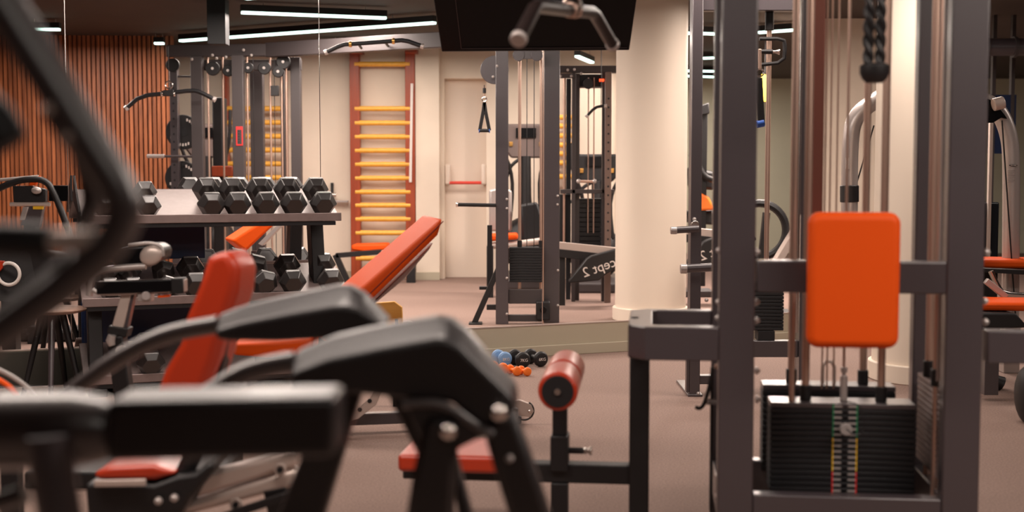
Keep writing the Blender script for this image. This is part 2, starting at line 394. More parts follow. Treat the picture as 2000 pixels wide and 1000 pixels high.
    # the mirror pushes images far back; keep them where optics puts them
put(mid, 292, 0, 'smaller black hex dumbbell standing apart on the bare left part of the top shelf', G1, first=True)
put(mid, 209, 0, 'small black hex dumbbell at the far left end of the top shelf', G1)
lows = [(644, 0, 0, 'at the right end of the middle shelf'), (572, -3, 0, 'second from the right on the middle shelf'), (511, 5, 16, 'third from the right on the middle shelf, rolled askew'),
        (380, 0, 0, 'on the middle shelf just left of the red seat back'), (326, 0, 20, 'on the middle shelf above the square metal tube end'), (258, 0, 0, 'on the middle shelf behind the silver handlebar'), (213, 0, 0, 'leftmost on the middle shelf'), (448, 0, 0, 'on the middle shelf hidden mostly by the red seat back')]
for px, y, ro, w in lows:
    o, M4 = put(big if px > 350 else mid, px, 1, 'black hex dumbbell ' + w, G2, yaw=y, roll=ro)
    if px > 400: dup(o, matrix=REF @ M4, label='mirror image of the dumbbell ' + w.replace('third from the right on the middle shelf, rolled askew', 'rolled askew on the middle shelf').replace('hidden mostly by the red seat back', 'behind the seat back'), group=G3)
put(big, 290, 2, 'lone black hex dumbbell on the bottom rack shelf', G2)
# ================================================================== ROUND FLOOR DUMBBELLS
def rounddb(px, py, r, gap, dx, m, label, cat='dumbbell', txt=None, n=24, group='small dumbbells on the floor by the mirror wall'):
    a = at(px, py, 2800 / (py + r * 2500 / 6.9 - HZ)); D = a.y; a.z = r
    ax = Vector((-dx, math.sqrt(1 - dx * dx), 0)); b = a + ax * gap
    t = thing('round_dumbbell', label, cat, ((a.x + b.x) / 2, (a.y + b.y) / 2, 0), 0, group)
    for c in (a, b):
        h = MB(); L = r * .75
        h.tube([c - ax * L * .6, c - ax * L * .5, c - ax * L * .2, c + ax * L * .2, c + ax * L * .5, c + ax * L * .6], [r * .55, r * .82, r, r, r * .82, r * .5], n)
        out(h, 'head', m, t, 0)
    out(MB().cyl(a, b, r * .35), 'handle', m, t, 0)
    if txt: text(txt, r * .55, 'white', t, Matrix.Translation(a - ax * (L * .6 + .002)) @ Matrix.Rotation(math.atan2(ax.x * -1, ax.y), 4, 'Z') @ Matrix.Rotation(R(90), 4, 'X'), 'weight_number')
    return t
rounddb(986, 702, .043, .10, .40, 'blue', 'light blue round dumbbell at the left of the floor row', txt='8KG')
rounddb(1021, 704, .046, .13, .35, 'matt', 'black round dumbbell marked 7KG, middle of the floor row', txt='7KG')
rounddb(1056, 702, .045, .13, .45, 'matt', 'black round dumbbell marked 6KG, at the right of the floor row', txt='6KG')
rounddb(982, 722, .034, .09, .6, 'orub', 'largest orange vinyl dumbbell lying in front of the blue one')
rounddb(1010, 727, .027, .08, .5, 'orub', 'small orange vinyl dumbbell in front of the black 7KG one, left of the pair')
rounddb(1030, 728, .025, .07, .5, 'orub', 'small orange vinyl dumbbell at the front right of the floor row')
# ================================================================== INCLINE BENCH
DB = 5.3
wv = Vector((-.10, .26, .01))
bn = thing('incline_bench', 'adjustable bench with raised orange back pad standing before the dumbbell rack', 'bench', at(700, 800, DB) * Vector((1, 1, 0)) if False else (at(700, 700, DB).x, DB, 0))
def ppoly(mb, pts, D, vec): return mb.prism([at(x, y, D) for x, y in pts], vec)
def pad(pts, D, vec, name, m, parent, bev=.018, pipe=True):
    o = out(ppoly(MB(), pts, D, vec), name, m, parent, bev, seg=4)
    if pipe:
        for f in (.03, .97):
            q = [at(x, y, D) + Vector(vec) * f for x, y in pts]; c = sum(q, Vector()) / len(q)
            q = [c + (p - c) * 1.0 for p in q]
    return o
pad([(868, 424), (857, 460), (640, 672), (610, 645)], DB, wv * 1.0, 'back_pad', 'orange', bn, .022)
pad([(452, 672), (455, 694), (520, 699), (610, 693), (612, 662), (540, 668)], DB, (-.02, .30, .0), 'seat_pad', 'orange', bn, .014)
sm = MB()
for f0 in (0.0,): sm.tube([at(866, 432, DB - .002), at(712, 584, DB - .002), at(628, 663, DB - .002)], .0025, 6)
out(sm, 'piping', 'piping', bn, 0)
out(ppoly(MB(), [(846, 474), (838, 488), (790, 545), (700, 620), (640, 690), (632, 684)], DB + .08, (-.02, .10, 0)), 'back_support', 'silver', bn, .004)
out(MB().beam(at(500, 705, DB + .12), at(690, 700, DB + .12), .06, .05), 'seat_rail', 'frame', bn, .004)
out(MB().beam(at(470, 735, DB + .12), at(520, 700, DB + .12), .03, .03), 'seat_link', 'matt', bn, .003)
out(MB().box(at(448, 733, DB + .1), (.03, .03, .03)), 'pull_pin', 'chrome', bn, .003)
out(ppoly(MB(), [(742, 745), (752, 750), (735, 790), (700, 818), (650, 835), (648, 825), (690, 806), (722, 778)], DB + .1, (0, .012, 0)), 'ladder_plate', 'alu', bn, .002)
for x, y in ((738, 755), (722, 783), (703, 800)):
    p = at(x, y, DB + .099); out(MB().cyl(p, p + Vector((0, -.004, 0)), .009), 'ladder_hole', 'iron', bn, 0)
out(MB().beam(at(640, 820, DB + .15), at(1010, 806, DB + .35), .05, .05), 'base_rail', 'frame', bn, .004)
out(MB().beam(at(600, 700, DB + .15), at(600, 850, DB + .15), .06, .06), 'base_post', 'frame', bn, .004)
p = atz(1012, 806, .07); out(ppoly(MB(), [(985, 786), (1015, 781), (1038, 790), (1043, 803), (1036, 815), (1015, 812), (985, 812)], DB + .38, (0, .02, 0)), 'foot_bracket', 'alu', bn, .003)
c = at(1034, 803, DB + .375); bolts(bn, [c], .008)
q = MB().ring(at(1024, 802, DB + .385), (0, 1, 0), .042, .004, arc=(-60, 150)); out(q, 'rubber_edge', 'matt', bn, 0)
fo = at(1008, 815, DB + .4); out(MB().fb(Frame(0, 0, 0), fo.x - .05, fo.x + .025, fo.y - .02, fo.y + .25, 0, .035), 'foot', 'matt', bn, .008)
# mirror image of the bench behind the rack
r = thing('mirrored_bench', 'mirror image of the orange back pad seen between the rack shelves', 'bench', (at(500, 460, 9.2).x, 9.2, 0))
pad([(532, 418), (540, 436), (480, 492), (452, 470)], 9.2, (-.12, .28, 0), 'back_pad', 'orange', r, .02)
out(ppoly(MB(), [(560, 420), (566, 424), (512, 480), (504, 476)], 9.2, (0, .1, 0)), 'back_support', 'silver', r, .003)
out(MB().beam(at(500, 490, 9.3), at(500, 640, 9.3), .06, .06), 'post', 'frame_far', r, .003)
# yellow board
yb = thing('wooden_board', 'small yellow wooden board with clipped corners beside the orange bench', 'board', (at(760, 620, 6.1).x, 6.1, 0))
out(ppoly(MB(), [(726, 592), (770, 589), (785, 600), (787, 650), (755, 652)], 6.1, (0, .03, 0)), 'panel', 'yellow', yb, .003)
out(MB().beam(at(774, 645, 6.13), at(774, 799, 6.13), .03, .03), 'post', 'matt', yb, .002)
out(ppoly(MB(), [(771, 623), (777, 623), (779, 645), (773, 645)], 6.095, (0, .004, 0)), 'slot', 'iron', yb, .001)
out(MB().tube([at(788, 630, 6.1), at(800, 628, 6.1), at(808, 633, 6.1), at(806, 641, 6.1)], .008, sub=2), 'handle_loop', 'alu', yb, 0)
# ================================================================== MAIN CABLE STATION (right)
FG = Frame(at(1407, 340, 3.6).x, 3.6, -6.4)
def gx(px, v=0, py=340): return FG.u(px, v, py)
UL0, UL1 = gx(1407), gx(1478); UR0, UR1 = gx(1853), gx(1927)
VR = .44
g = thing('cable_station', 'large charcoal multi station cable machine with orange pad and weight stacks', 'gym machine', FG.P(.4, .2, 0), FG.a)
for n_, a, b, v in (('l', UL0, UL1, 0), ('r', UR0, UR1, 0), ('rl', UL0, UL1 - .002, VR), ('rr', UR0, UR1 - .002, VR)):
    out(MB().fb(FG, a, b, v, v + .06, 0, 2.30), 'upright', 'frame', g, .005)
for v in (0, VR): out(MB().fb(FG, UL0, UR1, v, v + .06, 2.30, 2.40), 'top_beam', 'frame', g, .005)
for u in (UL0, UR0): out(MB().fb(FG, u, u + .10, .06, VR, 2.30, 2.40), 'top_beam', 'frame', g, .005)
out(MB().pb(FG, 1478, 1852, 510, 573, .004, .055), 'pad_crossbeam', 'frame', g, .005)
zb = FG.z(972, .4, 0)
out(MB().fb(FG, UL1, UR0, .003, .055, zb - .10, zb), 'base_beam', 'frame', g, .005)
out(MB().fb(FG, UL1, UR0, VR + .003, VR + .055, zb - .10, zb), 'base_beam', 'frame', g, .005)
for u in (UL0 + .005, UR0 + .005): out(MB().fb(FG, u, u + .09, .06, VR, zb - .10, zb), 'base_beam', 'frame', g, .005)
# side rail carrying chain and cables at the left upright
out(MB().pb(FG, 1387, 1393, 720, 1000, .20, .24), 'side_strut', 'matt', g, .002)
# orange pad
pd = MB(); pa = FG.P(gx(1579, -.12, 540), -.12, FG.z(682, .4, -.12)); 
u0, u1 = gx(1579, -.12, 540), gx(1760, -.12, 540); z0, z1 = FG.z(682, .4, -.12), FG.z(415, .4, -.12)
rr = .032; pts = []
for cx, cz, a0 in ((u1 - rr, z1 - rr, 0), (u0 + rr, z1 - rr, 90), (u0 + rr, z0 + rr, 180), (u1 - rr, z0 + rr, 270)):
    for j in range(7): a = R(a0 + 15 * j); pts.append(FG.P(cx + rr * math.cos(a), -.12, cz + rr * math.sin(a)))
pd.prism(pts, FG.d * .065); out(pd, 'back_pad', 'orange', g, .022, seg=5)
out(MB().fb(FG, (u0 + u1) / 2 - .05, (u0 + u1) / 2 + .05, -.056, .004, z0 + .12, z1 - .12), 'pad_bracket', 'matt', g, .003)
# weight stacks
def stack(v0, v1, x0, x1, y0, y1, n, name='weight_plate', ref_rods=(), mat_='iron'):
    zt = FG.z(y0, .4, v0); zq = FG.z(y1, .4, v0); h = (zt - zq) / n; ua, ub = gx(x0, v0, y0), gx(x1, v0, y0)
    for i in range(n):
        out(MB().fb(FG, ua, ub, v0, v1, zq + i * h + .0018, zq + (i + 1) * h), name, mat_ if i < n - 1 else 'frame', g, .0022)
    for px in ref_rods:
        u = gx(px, (v0 + v1) / 2, 700); vm = (v0 + v1) / 2
        out(MB().cyl(FG.P(u, vm, .10), FG.P(u, vm, 2.30), .0115), 'guide_rod', 'rod', g, 0)
        out(MB().cyl(FG.P(u, vm, zt), FG.P(u, vm, zt + .045), .017), 'rubber_stop', 'matt', g, .003)
    return ua, ub, zt, zq
ua, ub, zt, zq = stack(.16, .27, 1505, 1790, 789, 965, 16, ref_rods=(1574, 1722))
stack(.42, .43 + .09, 1490, 1750, 754, 925, 15, ref_rods=(1546, 1686))
# labels and selector
vl = .16; ul = gx(1650, vl, 850); h = (zt - zq) / 16
for i in range(16):
    z = zq + (i + .5) * h; m = 'rlab' if i < 4 else 'ylab' if i < 10 else 'green'
    for s in (-1, 1):
        c = ul + s * .021; L = out(MB().fb(FG, c - .011, c + .011, vl - .0015, vl + .001, z - .0026, z + .0036), 'weight_label', 'grey', g, 0)
        out(MB().fb(FG, c + s * .013 - .002, c + s * .013 + .002, vl - .0015, vl + .001, z - h * .42, z + h * .42), 'label_edge', m, g, 0)
    out(MB().cyl(FG.P(ul, vl + .001, z), FG.P(ul, vl - .001, z), .0035, n=10), 'pin_hole', 'gloss', g, 0)
ku = gx(1653, .12, 840); kz = FG.z(840, .4, .12)
out(MB().cyl(FG.P(ku, .115, kz), FG.P(ku, .145, kz), .0175, n=24).cyl(FG.P(ku, .14, kz), FG.P(ku, .165, kz), .005), 'selector_pin', 'grey', g, .003)
hp = [(1653, 838), (1668, 850), (1682, 848), (1689, 835), (1687, 812), (1680, 795), (1672, 788), (1655, 785)]
out(MB().tube([at(x, y, 3.66) for x, y in hp], .0022, 6, sub=2), 'lanyard', 'matt', g, 0)
us = gx(1648, .215, 750)
out(MB().cyl(FG.P(us, .215, zt), FG.P(us, .215, zt + .075), .011).cyl(FG.P(us, .215, zt + .07), FG.P(us, .215, zt + .085), .006).cyl(FG.P(us, .215, zt + .085), FG.P(us, .215, zt + .10), .010), 'selector_stem', 'silver', g, .002)
out(MB().cyl(FG.P(us, .215, zt + .10), FG.P(us, .215, 2.32), .0035, n=8), 'cable', 'rod', g, 0)
uf = gx(1618, .47, 720); zf = FG.z(706, uf, .47)
fm = MB(); fm.tube([FG.P(uf - .018, .47, zf - .07), FG.P(uf - .018, .47, zf), FG.P(uf + .018, .47, zf), FG.P(uf + .018, .47, zf - .07)], .006, 8, sub=1); out(fm, 'cable_yoke', 'alu', g, 0)
# side stack of the adjoining arm, plates running into depth
uw = gx(1838, .07, 760); zt2, zq2 = FG.z(760, .5, .07), FG.z(940, .5, .07); n = 15; hh = (zt2 - zq2) / n
uR_ = gx(1862, .07, 760)
for i in range(n): out(MB().fb(FG, uw, uR_, .065, .40, zq2 + i * hh + .0025, zq2 + (i + 1) * hh), 'weight_plate', 'iron' if False else 'shelf', g, .0022)
for v, px in ((.14, 1833), (.31, 1817)):
    u = gx(px, v, 600); out(MB().cyl(FG.P(u, v, .1), FG.P(u, v, 2.3), .0115), 'guide_rod', 'rod', g, 0)
    out(MB().cyl(FG.P(u, v, zt2), FG.P(u, v, zt2 + .05), .018), 'rubber_stop', 'matt', g, .003)
for px, v in ((1842, .10), (1848, .16), (1842, .24)):
    u = gx(px, v, 300); out(MB().cyl(FG.P(u, v, zt2 + .02), FG.P(u, v, 2.3), .0065, n=8), 'cable', 'silver', g, 0)
u = gx(1843, .10, 700); out(MB().cyl(FG.P(u, .10, zt2), FG.P(u, .10, zt2 + .14), .012), 'selector_stem', 'chrome', g, .002)
for px in (1612, 1622, 1635, 1654):
    u = gx(px, .42, 300); out(MB().cyl(FG.P(u, .42, zt), FG.P(u, .42, 2.3), .0028, n=8), 'cable', 'rod', g, 0)
# broad copper coloured rail and dark rear rail seen left of the pad
out(MB().pb(FG, 1583, 1611, -120, 420, .40, .43), 'guide_rail', mat('copper_brown_rail', (.26, .095, .070), .35, .5), g, .003)
out(MB().pb(FG, 1566, 1583, -120, 420, .40, .43), 'guide_rail', 'frame', g, .003)
out(MB().cyl(FG.P(gx(1553, .18, 300), .18, .2), FG.P(gx(1553, .18, 300), .18, 2.3), .008), 'guide_rod', 'rod', g, 0)
# bolts on the uprights
B = [(1478, 492), (1478, 590), (1478, 626), (1478, 724), (1479, 780), (1405, 489), (1404, 590), (1403, 621), (1927, 493), (1925, 629), (1924, 588), (1850, 494), (1850, 590), (1849, 629), (1403, 968)]
for x, y in B:
    p = at(x, y, 3.66 - (.05 if x > 1800 else 0)); s = 1 if x in (1478, 1479, 1927, 1925, 1924) else -1
    bolts(g, [p - Vector((.004 * s, 0, 0))], .011, (s, 0, 0), 'silver')
# U shaped seat frame reaching left
zc1 = FG.z(640, 0, 0); zc0 = FG.z(706, 0, 0)
UX = gx(1226, 0, 650); ch = .06
def ubar(pts, w=.05):
    b = MB(); return b
inner = [(UL0, .0), (UX + .05, .0), (UX, .05), (UX, VR + .01), (UX + .05, VR + .06), (UL0, VR + .06)]
inn = [(UL0, .05), (UX + .085, .05), (UX + .07, .065), (UX + .07, VR - .005), (UX + .085, VR + .01), (UL0, VR + .01)]
fr = MB()
for i in range(5):
    a, b_, c_, d_ = inner[i], inner[i + 1], inn[i + 1], inn[i]
    fr.hexa([FG.P(*q, z) for z in (zc0, zc1) for q in (a, b_, c_, d_)])
bmesh.ops.remove_doubles(fr.bm, verts=fr.bm.verts, dist=1e-5)
out(fr, 'seat_frame', 'frame', g, .004)
for x, y in ((1240, 615), (1240, 625)):
    p = at(x, y, 3.85); p.z = zc1; out(MB().cyl(p, p + Vector((0, 0, .002)), .012), 'frame_hole', 'iron', g, 0)
xl = FG.P(UX, .20, 0)
out(MB().fb(FG, UX + .002, UX + .062, .20, .28, 0, zc0), 'seat_leg', 'matt', g, .004)
zs1 = FG.z(909, UX, .22)
ue = FG.u(790, .24, 920)
out(MB().fb(FG, ue, UX + .01, .21, .27, zs1 - .058, zs1), 'seat_beam', 'matt', g, .004)
up = FG.u(1094, .24, 880); zp = FG.z(852, up, .2)
out(MB().fb(FG, up - .026, up + .026, .205, .262, 0, zs1 - .058), 'seat_post', 'matt', g, .004)
out(MB().fb(FG, up - .027, up + .027, .195, .275, zs1 - .02, zp), 'adjust_sleeve', 'matt', g, .003)
zr = FG.z(760, up, .2)
out(MB().fb(FG, up - .022, up + .022, .21, .26, zp - .05, zr), 'roller_post', 'matt', g, .003)
a, b = FG.P(up + .03, .235, FG.z(884, up, .2)), FG.P(up + .065, .235, FG.z(884, up, .2))
out(MB().cyl(FG.P(up + .025, .235, a.z), FG.P(up + .072, .235, a.z), .010), 'pin_sleeve', 'matt', g, .002)
out(MB().tube([FG.P(up + .07, .235, a.z), FG.P(up + .078, .235, a.z), FG.P(up + .085, .235, a.z), FG.P(up + .092, .235, a.z), FG.P(up + .098, .235, a.z)], [.007, .011, .006, .013, .013]), 'pull_knob', 'chrome', g, .001)
# seat pad
us0, us1 = FG.u(776, .08, 905), FG.u(985, .08, 905)
zt0 = FG.z(888, us0, .08)
out(MB().fb(FG, us0, us1, .08, .36, zs1 - .006, zt0), 'seat_pad', 'red', g, .014, seg=4)
# rollers: near and far foam on one axle running into depth
pn = at(1089, 765, 3.62); pf_ = at(1100, 716, 4.02); pf_.z = pn.z + .0
ax = (FG.P(0, 1, 0) - FG.P(0, 0, 0)); ax = Vector((.10, .99, .0)).normalized()
pn2 = pn
for i in range(2):
    s = pn2 + ax * (.0 + i * .25); e = s + ax * .225; rb = MB()
    rb.tube([s, s + ax * .006, s + ax * .02, e - ax * .02, e - ax * .006, e], [.050, .056, .058, .058, .056, .050], 36); ro = out(rb, 'foam_roller', 'red', g, 0)
    cp = MB().cyl(s - ax * .003, s + ax * .004, .046, n=32); out(cp, 'end_disc', 'matt', ro, .001)
out(MB().cyl(pn2 - ax * .008, pn2 + ax * .5, .009), 'roller_axle', 'chrome', g, 0)
# bar, rope and cables hanging from the station
lb = thing('pulldown_bar', 'thick dark bent pull bar hanging in front of the black screen', 'cable bar', at(1110, 20, 3.25))
c = at(1112, 22, 3.27)
out(MB().tube([at(1012, 78, 2.9), at(1047, 10, 3.02), at(1112, 22, 3.27), at(1163, 24, 3.48), at(1196, 88, 3.64)], .0165, 20, sub=0), 'shaft', 'gloss', lb, .004) if False else out(MB().tube([at(1012, 78, 2.9), at(1044, 16, 3.0), at(1050, 12, 3.03), at(1110, 20, 3.27), at(1156, 24, 3.46), at(1163, 30, 3.49), at(1197, 88, 3.64)], .0165, 20), 'shaft', mat('dark_satin_steel', (.030, .020, .019), .30, .5), lb, 0)
d1 = (at(1012, 78, 2.9) - at(1044, 16, 3.0)).normalized(); d2 = (at(1197, 88, 3.64) - at(1163, 30, 3.49)).normalized()
for p, d in ((at(1012, 78, 2.9), d1), (at(1197, 88, 3.64), d2)):
    out(MB().cyl(p - d * .012, p + d * .004, .0195, n=24), 'end_cap', 'silver', lb, .003)
ct = at(1118, 20, 3.3)
dd = (at(1156, 24, 3.46) - at(1050, 12, 3.03)).normalized()
for s in (-.022, .022): out(MB().cyl(ct + dd * (s - .006), ct + dd * (s + .006), .020, n=24), 'collar', 'rod', lb, .002)
out(MB().ring(ct + UP * .012, dd, .024, .004), 'carabiner', 'chrome', lb, 0)
out(MB().cyl(ct + UP * .03, ct + UP * .12, .012), 'swivel', 'matt', lb, .002)
out(MB().cyl(ct + UP * .12, Vector((ct.x, ct.y, 2.30)), .003, n=8), 'cable', 'matt', lb, 0)
arm = MB().beam(Vector((ct.x - .05, ct.y, 2.35)), FG.P(UL0 + .02, .06, 2.35), .07, .09); out(arm, 'pulldown_boom', 'frame', g, .004)
rp = thing('triceps_rope', 'black braided rope with knob end hanging above the orange pad', 'rope', at(1708, 0, 3.38))
rd = MB()
for off in (-.0155, .0155):
  for ph in (0, math.pi):
    pts = []
    for i in range(110):
        z = 2.25 - (2.25 - at(0, 128, 3.38).z) * i / 109; a = i * .62 + ph
        c = at(1708, 64, 3.38); pts.append((c.x + off + .0065 * math.cos(a), 3.38 + .0065 * math.sin(a), z))
    rd.tube(pts, .0088, 6)
out(rd, 'braided_cord', 'matt', rp, 0)
kz = at(1708, 143, 3.38)
out(MB().tube([kz + UP * .025, kz + UP * .020, kz + UP * .0, kz - UP * .014, kz - UP * .025], [.030, .038, .038, .032, .022], 28), 'knob', 'matt', rp, .002)
# hook strap and chain at the left upright
hk = thing('ankle_strap_hook', 'thin black hook handle hanging low on the left of the main upright', 'hook', at(1375, 740, 3.8))
out(MB().tube([at(1392, 718, 3.80), at(1390, 735, 3.8), at(1378, 785, 3.80), at(1368, 799, 3.80), at(1358, 795, 3.80)], .006, 8, sub=2), 'hook', 'matt', hk, 0)
out(MB().cyl(at(1380, 785, 3.78), at(1404, 785, 3.78), .009), 'pin', 'chrome', hk, .001)
out(MB().cyl(at(1396, 716, 3.79), at(1404, 716, 3.79), .008), 'fixing_eye', 'rod', hk, 0)
# arm on the right side
out(MB().pb(FG, 1930, 2160, 648, 712, .0, .06), 'side_arm', 'frame', g, .004)
# ================================================================== HANGING SCREEN
tv = thing('hanging_screen', 'large black hanging screen tilted down, filling the top centre', 'screen', at(1045, 50, 5.6))
th = Vector((0, .0, 0))
bl, br = at(863, 101, 5.55), at(1229, 98, 5.55); tl, tr_ = at(838, -60, 5.30), at(1252, -60, 5.30)
out(MB().prism([bl, br, tr_, tl], (0, .05, .01)), 'housing', 'gloss', tv, .004)
i0, i1, i2, i3 = at(901, 95, 5.535), at(1225, 93, 5.535), at(1243, -50, 5.30), at(884, -50, 5.30)
def rim(a, b): return out(MB().cyl(a, b, .0016, n=6), 'screen_rim', 'grey' if False else 'frame', tv, 0)
rim(i0, i1); rim(i0, i3)
out(MB().cyl((at(1045, 0, 5.6).x, 5.6, 1.9), (at(1045, 0, 5.6).x, 5.6, CEIL), .03), 'ceiling_mount', 'matt', tv, 0)
#PART3
# ================================================================== CABLE TOWER beside the mirror (seen behind the main station)
Z0 = 0
FT = Frame(0, 6.40, 0)
ct_ = thing('cable_tower', 'slim cable tower standing behind the left upright of the main station', 'gym machine', FT.P(FT.u(1455, 0), .1, 0))
def tx(px, v=0): return FT.u(px, v)
for px0, px1 in ((1350, 1371), (1566, 1584)):
    out(MB().fb(FT, tx(px0), tx(px1), 0, .10, 0, 2.02), 'upright', 'frame', ct_, .004)
out(MB().fb(FT, tx(1344), tx(1350), .0, .05, 0.02, .26), 'foot_upright', 'frame', ct_, .003)
out(MB().fb(FT, tx(1371), tx(1566), .02, .08, 1.93, 2.02), 'top_beam', 'frame', ct_, .004)
out(MB().fb(FT, tx(1371), tx(1566), .02, .08, FT.z(699, 0, 0), FT.z(667, 0, 0)), 'base_beam', 'frame', ct_, .004)
out(MB().fb(FT, tx(1347), tx(1376), -.01, .45, 0, .012), 'foot_plate', 'frame', ct_, .002)
out(MB().fb(FT, tx(1371), tx(1440), .02, .08, FT.z(752, 0, 0), FT.z(735, 0, 0)), 'base_beam', 'frame', ct_, .003)
zA, zB = FT.z(552, 0, 0), FT.z(648, 0, 0)
for i in range(14):
    h = (zA - zB) / 14; out(MB().fb(FT, tx(1474), tx(1537), .03, .15, zB + i * h + .0025, zB + i * h + h), 'weight_plate', 'iron', ct_, .002)
out(MB().fb(FT, tx(1487), tx(1520), .03, .12, FT.z(667, 0, 0), zB), 'stack_stand', 'iron', ct_, .002)
out(MB().cyl(FT.P(tx(1506), .09, zB), FT.P(tx(1506), .09, 1.93), .0125), 'guide_rod', 'rod', ct_, 0)
out(MB().cyl(FT.P(tx(1506), .09, 1.84), FT.P(tx(1506), .09, 1.93), .022), 'rod_sleeve', 'matt', ct_, .002)
out(MB().cyl(FT.P(tx(1557), -.03, zB), FT.P(tx(1557), -.03, 2.0), .009), 'guide_rod', 'chrome', ct_, 0)
hd = MB(); hd.tube([FT.P(tx(1480), 0, FT.z(76, 0, 0)), FT.P(tx(1527), 0, FT.z(76, 0, 0)), FT.P(tx(1530), 0, FT.z(90, 0, 0)), FT.P(tx(1528), 0, FT.z(122, 0, 0)), FT.P(tx(1480), 0, FT.z(127, 0, 0))], .010, 10, sub=1)
out(hd, 'carriage_handle', 'matt', ct_, 0)
out(MB().cyl(FT.P(tx(1478), 0, FT.z(101, 0, 0)), FT.P(tx(1506), 0, FT.z(101, 0, 0)), .012), 'carriage_arm', 'matt', ct_, .002)
out(MB().tube([FT.P(tx(p), 0, FT.z(101, 0, 0)) for p in (1506, 1510, 1514, 1519)], [.007, .007, .010, .016]), 'pull_knob', 'chrome', ct_, 0)
for y, x0, x1, v in ((450, 1312, 1366, -.06), (525, 1332, 1392, -.16)):
    a = FT.P(FT.u(x0, v), v, FT.z(y, 0, v)); b = FT.P(FT.u(x1, v), v, FT.z(y - 3, 0, v))
    out(MB().cyl(a, b, .021 if y > 500 else .017), 'peg', 'frame', ct_, .002)
    out(MB().cyl(a - Vector((.004, 0, 0)), a + Vector((.028, 0, 0)), .024 if y > 500 else .019, n=24), 'peg_cap', 'silver', ct_, .003)
p = FT.P(tx(1357), -.005, FT.z(438, 0, 0)); out(MB().cyl(p + Vector((0, .0, 0)), p + Vector((0, -.03, 0)), .019), 'pivot_disc', 'chrome', ct_, .002)
bolts(ct_, [FT.P(tx(1357), 0, FT.z(428, 0, 0)), FT.P(tx(1368), 0, FT.z(780, 0, 0) + .03), FT.P(tx(1382), 0, FT.z(586, 0, 0))], .010, m='silver')
hs = thing('strap_handle', 'black strap handle with blue ring ends clipped beside the main left upright', 'cable handle', FT.P(tx(1487), -.1, 1.3))
def hp_(x, y): return at(x, y, 6.2)
out(MB().tube([hp_(1482, 152), hp_(1484, 190), hp_(1487, 240)], .002, sq=(8, 5)), 'strap', 'matt', hs, .002)
out(MB().cyl(hp_(1478, 243), hp_(1492, 240), .018, n=20), 'grip', 'bluerub', hs, .001)
out(MB().cyl(hp_(1489, 241), hp_(1493, 240), .012), 'grip_core', 'matt', hs, 0)
out(MB().ring(hp_(1484, 142), (0, 1, 0), .018, .004), 'carabiner', 'chrome', hs, 0)
out(MB().cyl(hp_(1484, 135), hp_(1484, 96), .008), 'cable_stop', 'rod', hs, .002)
ys = thing('yellow_strap', 'yellow strap hanging against the pale wall beside the strap handle', 'strap', at(1491, 170, 12))
out(MB().tube([at(1494, 146, 12), at(1490, 165, 12), at(1494, 180, 12), at(1490, 198, 12)], .006, sq=(5, 2)), 'band', 'strap', ys, .002)
out(MB().cyl(at(1494, 146, 12), Vector((at(1494, 146, 12).x, 12, CEIL)), .004), 'hanger', 'matt', ys, 0)
# ================================================================== MIRRORED CABLE TOWER (centre)
V = Frame(0, 9.5, 0)
def vx(px, v=0): return V.u(px, v)
def vz(py, v=0): return V.z(py, 0, v)
mt = thing('cable_column', 'cable weight column with stack and side brace seen in the mirror below the screen', 'gym machine', V.P(vx(1030), .1, 0))
out(MB().fb(V, vx(968), vx(993), 0, .07, 0, 2.2), 'upright', 'frame', mt, .004)
out(MB().fb(V, vx(1063), vx(1094), .10, .18, 0, 2.2), 'upright', 'frame', mt, .004)
out(MB().fb(V, vx(968), vx(1094), .0, .16, 2.2, 2.28), 'top_beam', 'frame', mt, .004)
out(MB().fb(V, vx(993), vx(1063), .03, .08, vz(594), vz(566)), 'mid_beam', 'frame_far', mt, .004)
out(MB().fb(V, vx(993), vx(1063), .03, .08, vz(629), vz(616)), 'base_beam', 'frame_far', mt, .004)
out(MB().prism([V.P(vx(x), .02, max(vz(y), 0)) for x, y in ((919, 634), (931, 634), (969, 548), (969, 522))], (0, .05, 0)), 'side_brace', 'matt', mt, .003)
out(MB().fb(V, vx(950), vx(969), .02, .06, vz(606), vz(596)), 'brace_tie', 'matt', mt, .003)
out(MB().fb(V, vx(915), vx(941), -.03, .10, 0, .012), 'foot_plate', 'matt', mt, .002)
out(MB().fb(V, vx(934), vx(962), .25, .31, vz(566, .25), vz(560, .25)), 'rear_foot', 'matt', mt, .002)
out(MB().fb(V, vx(950), vx(960), .27, .30, vz(562, .25), vz(440, .25)), 'rear_post', 'matt', mt, .002)
zA, zB = vz(484), vz(553)
for i in range(13):
    h = (zA - zB) / 13; out(MB().fb(V, vx(995), vx(1062), .05, .17, zB + i * h + .002, zB + i * h + h), 'weight_plate', 'iron', mt, .002)
for px in (1015, 1057):
    out(MB().cyl(V.P(vx(px, .1), .1, zB - .1), V.P(vx(px, .1), .1, 2.2), .0115), 'guide_rod', 'rod', mt, 0)
    out(MB().cyl(V.P(vx(px, .1), .1, zA), V.P(vx(px, .1), .1, zA + .05), .018), 'rubber_stop', 'matt', mt, .002)
for px in (1029, 1043): out(MB().cyl(V.P(vx(px, .1), .1, zA), V.P(vx(px, .1), .1, 2.2), .003, n=6), 'cable', 'matt', mt, 0)
out(MB().cyl(V.P(vx(1061), -.02, 0), V.P(vx(1061), -.02, 2.2), .004, n=6), 'cable', 'rod', mt, 0)
out(MB().fb(V, vx(1047), vx(1075), -.04, .05, vz(625), vz(588)), 'pulley_block', 'matt', mt, .01)
out(MB().cyl(V.P(vx(1061), -.05, vz(604)), V.P(vx(1061), -.03, vz(604)), .025), 'pulley', 'gloss', mt, .002)
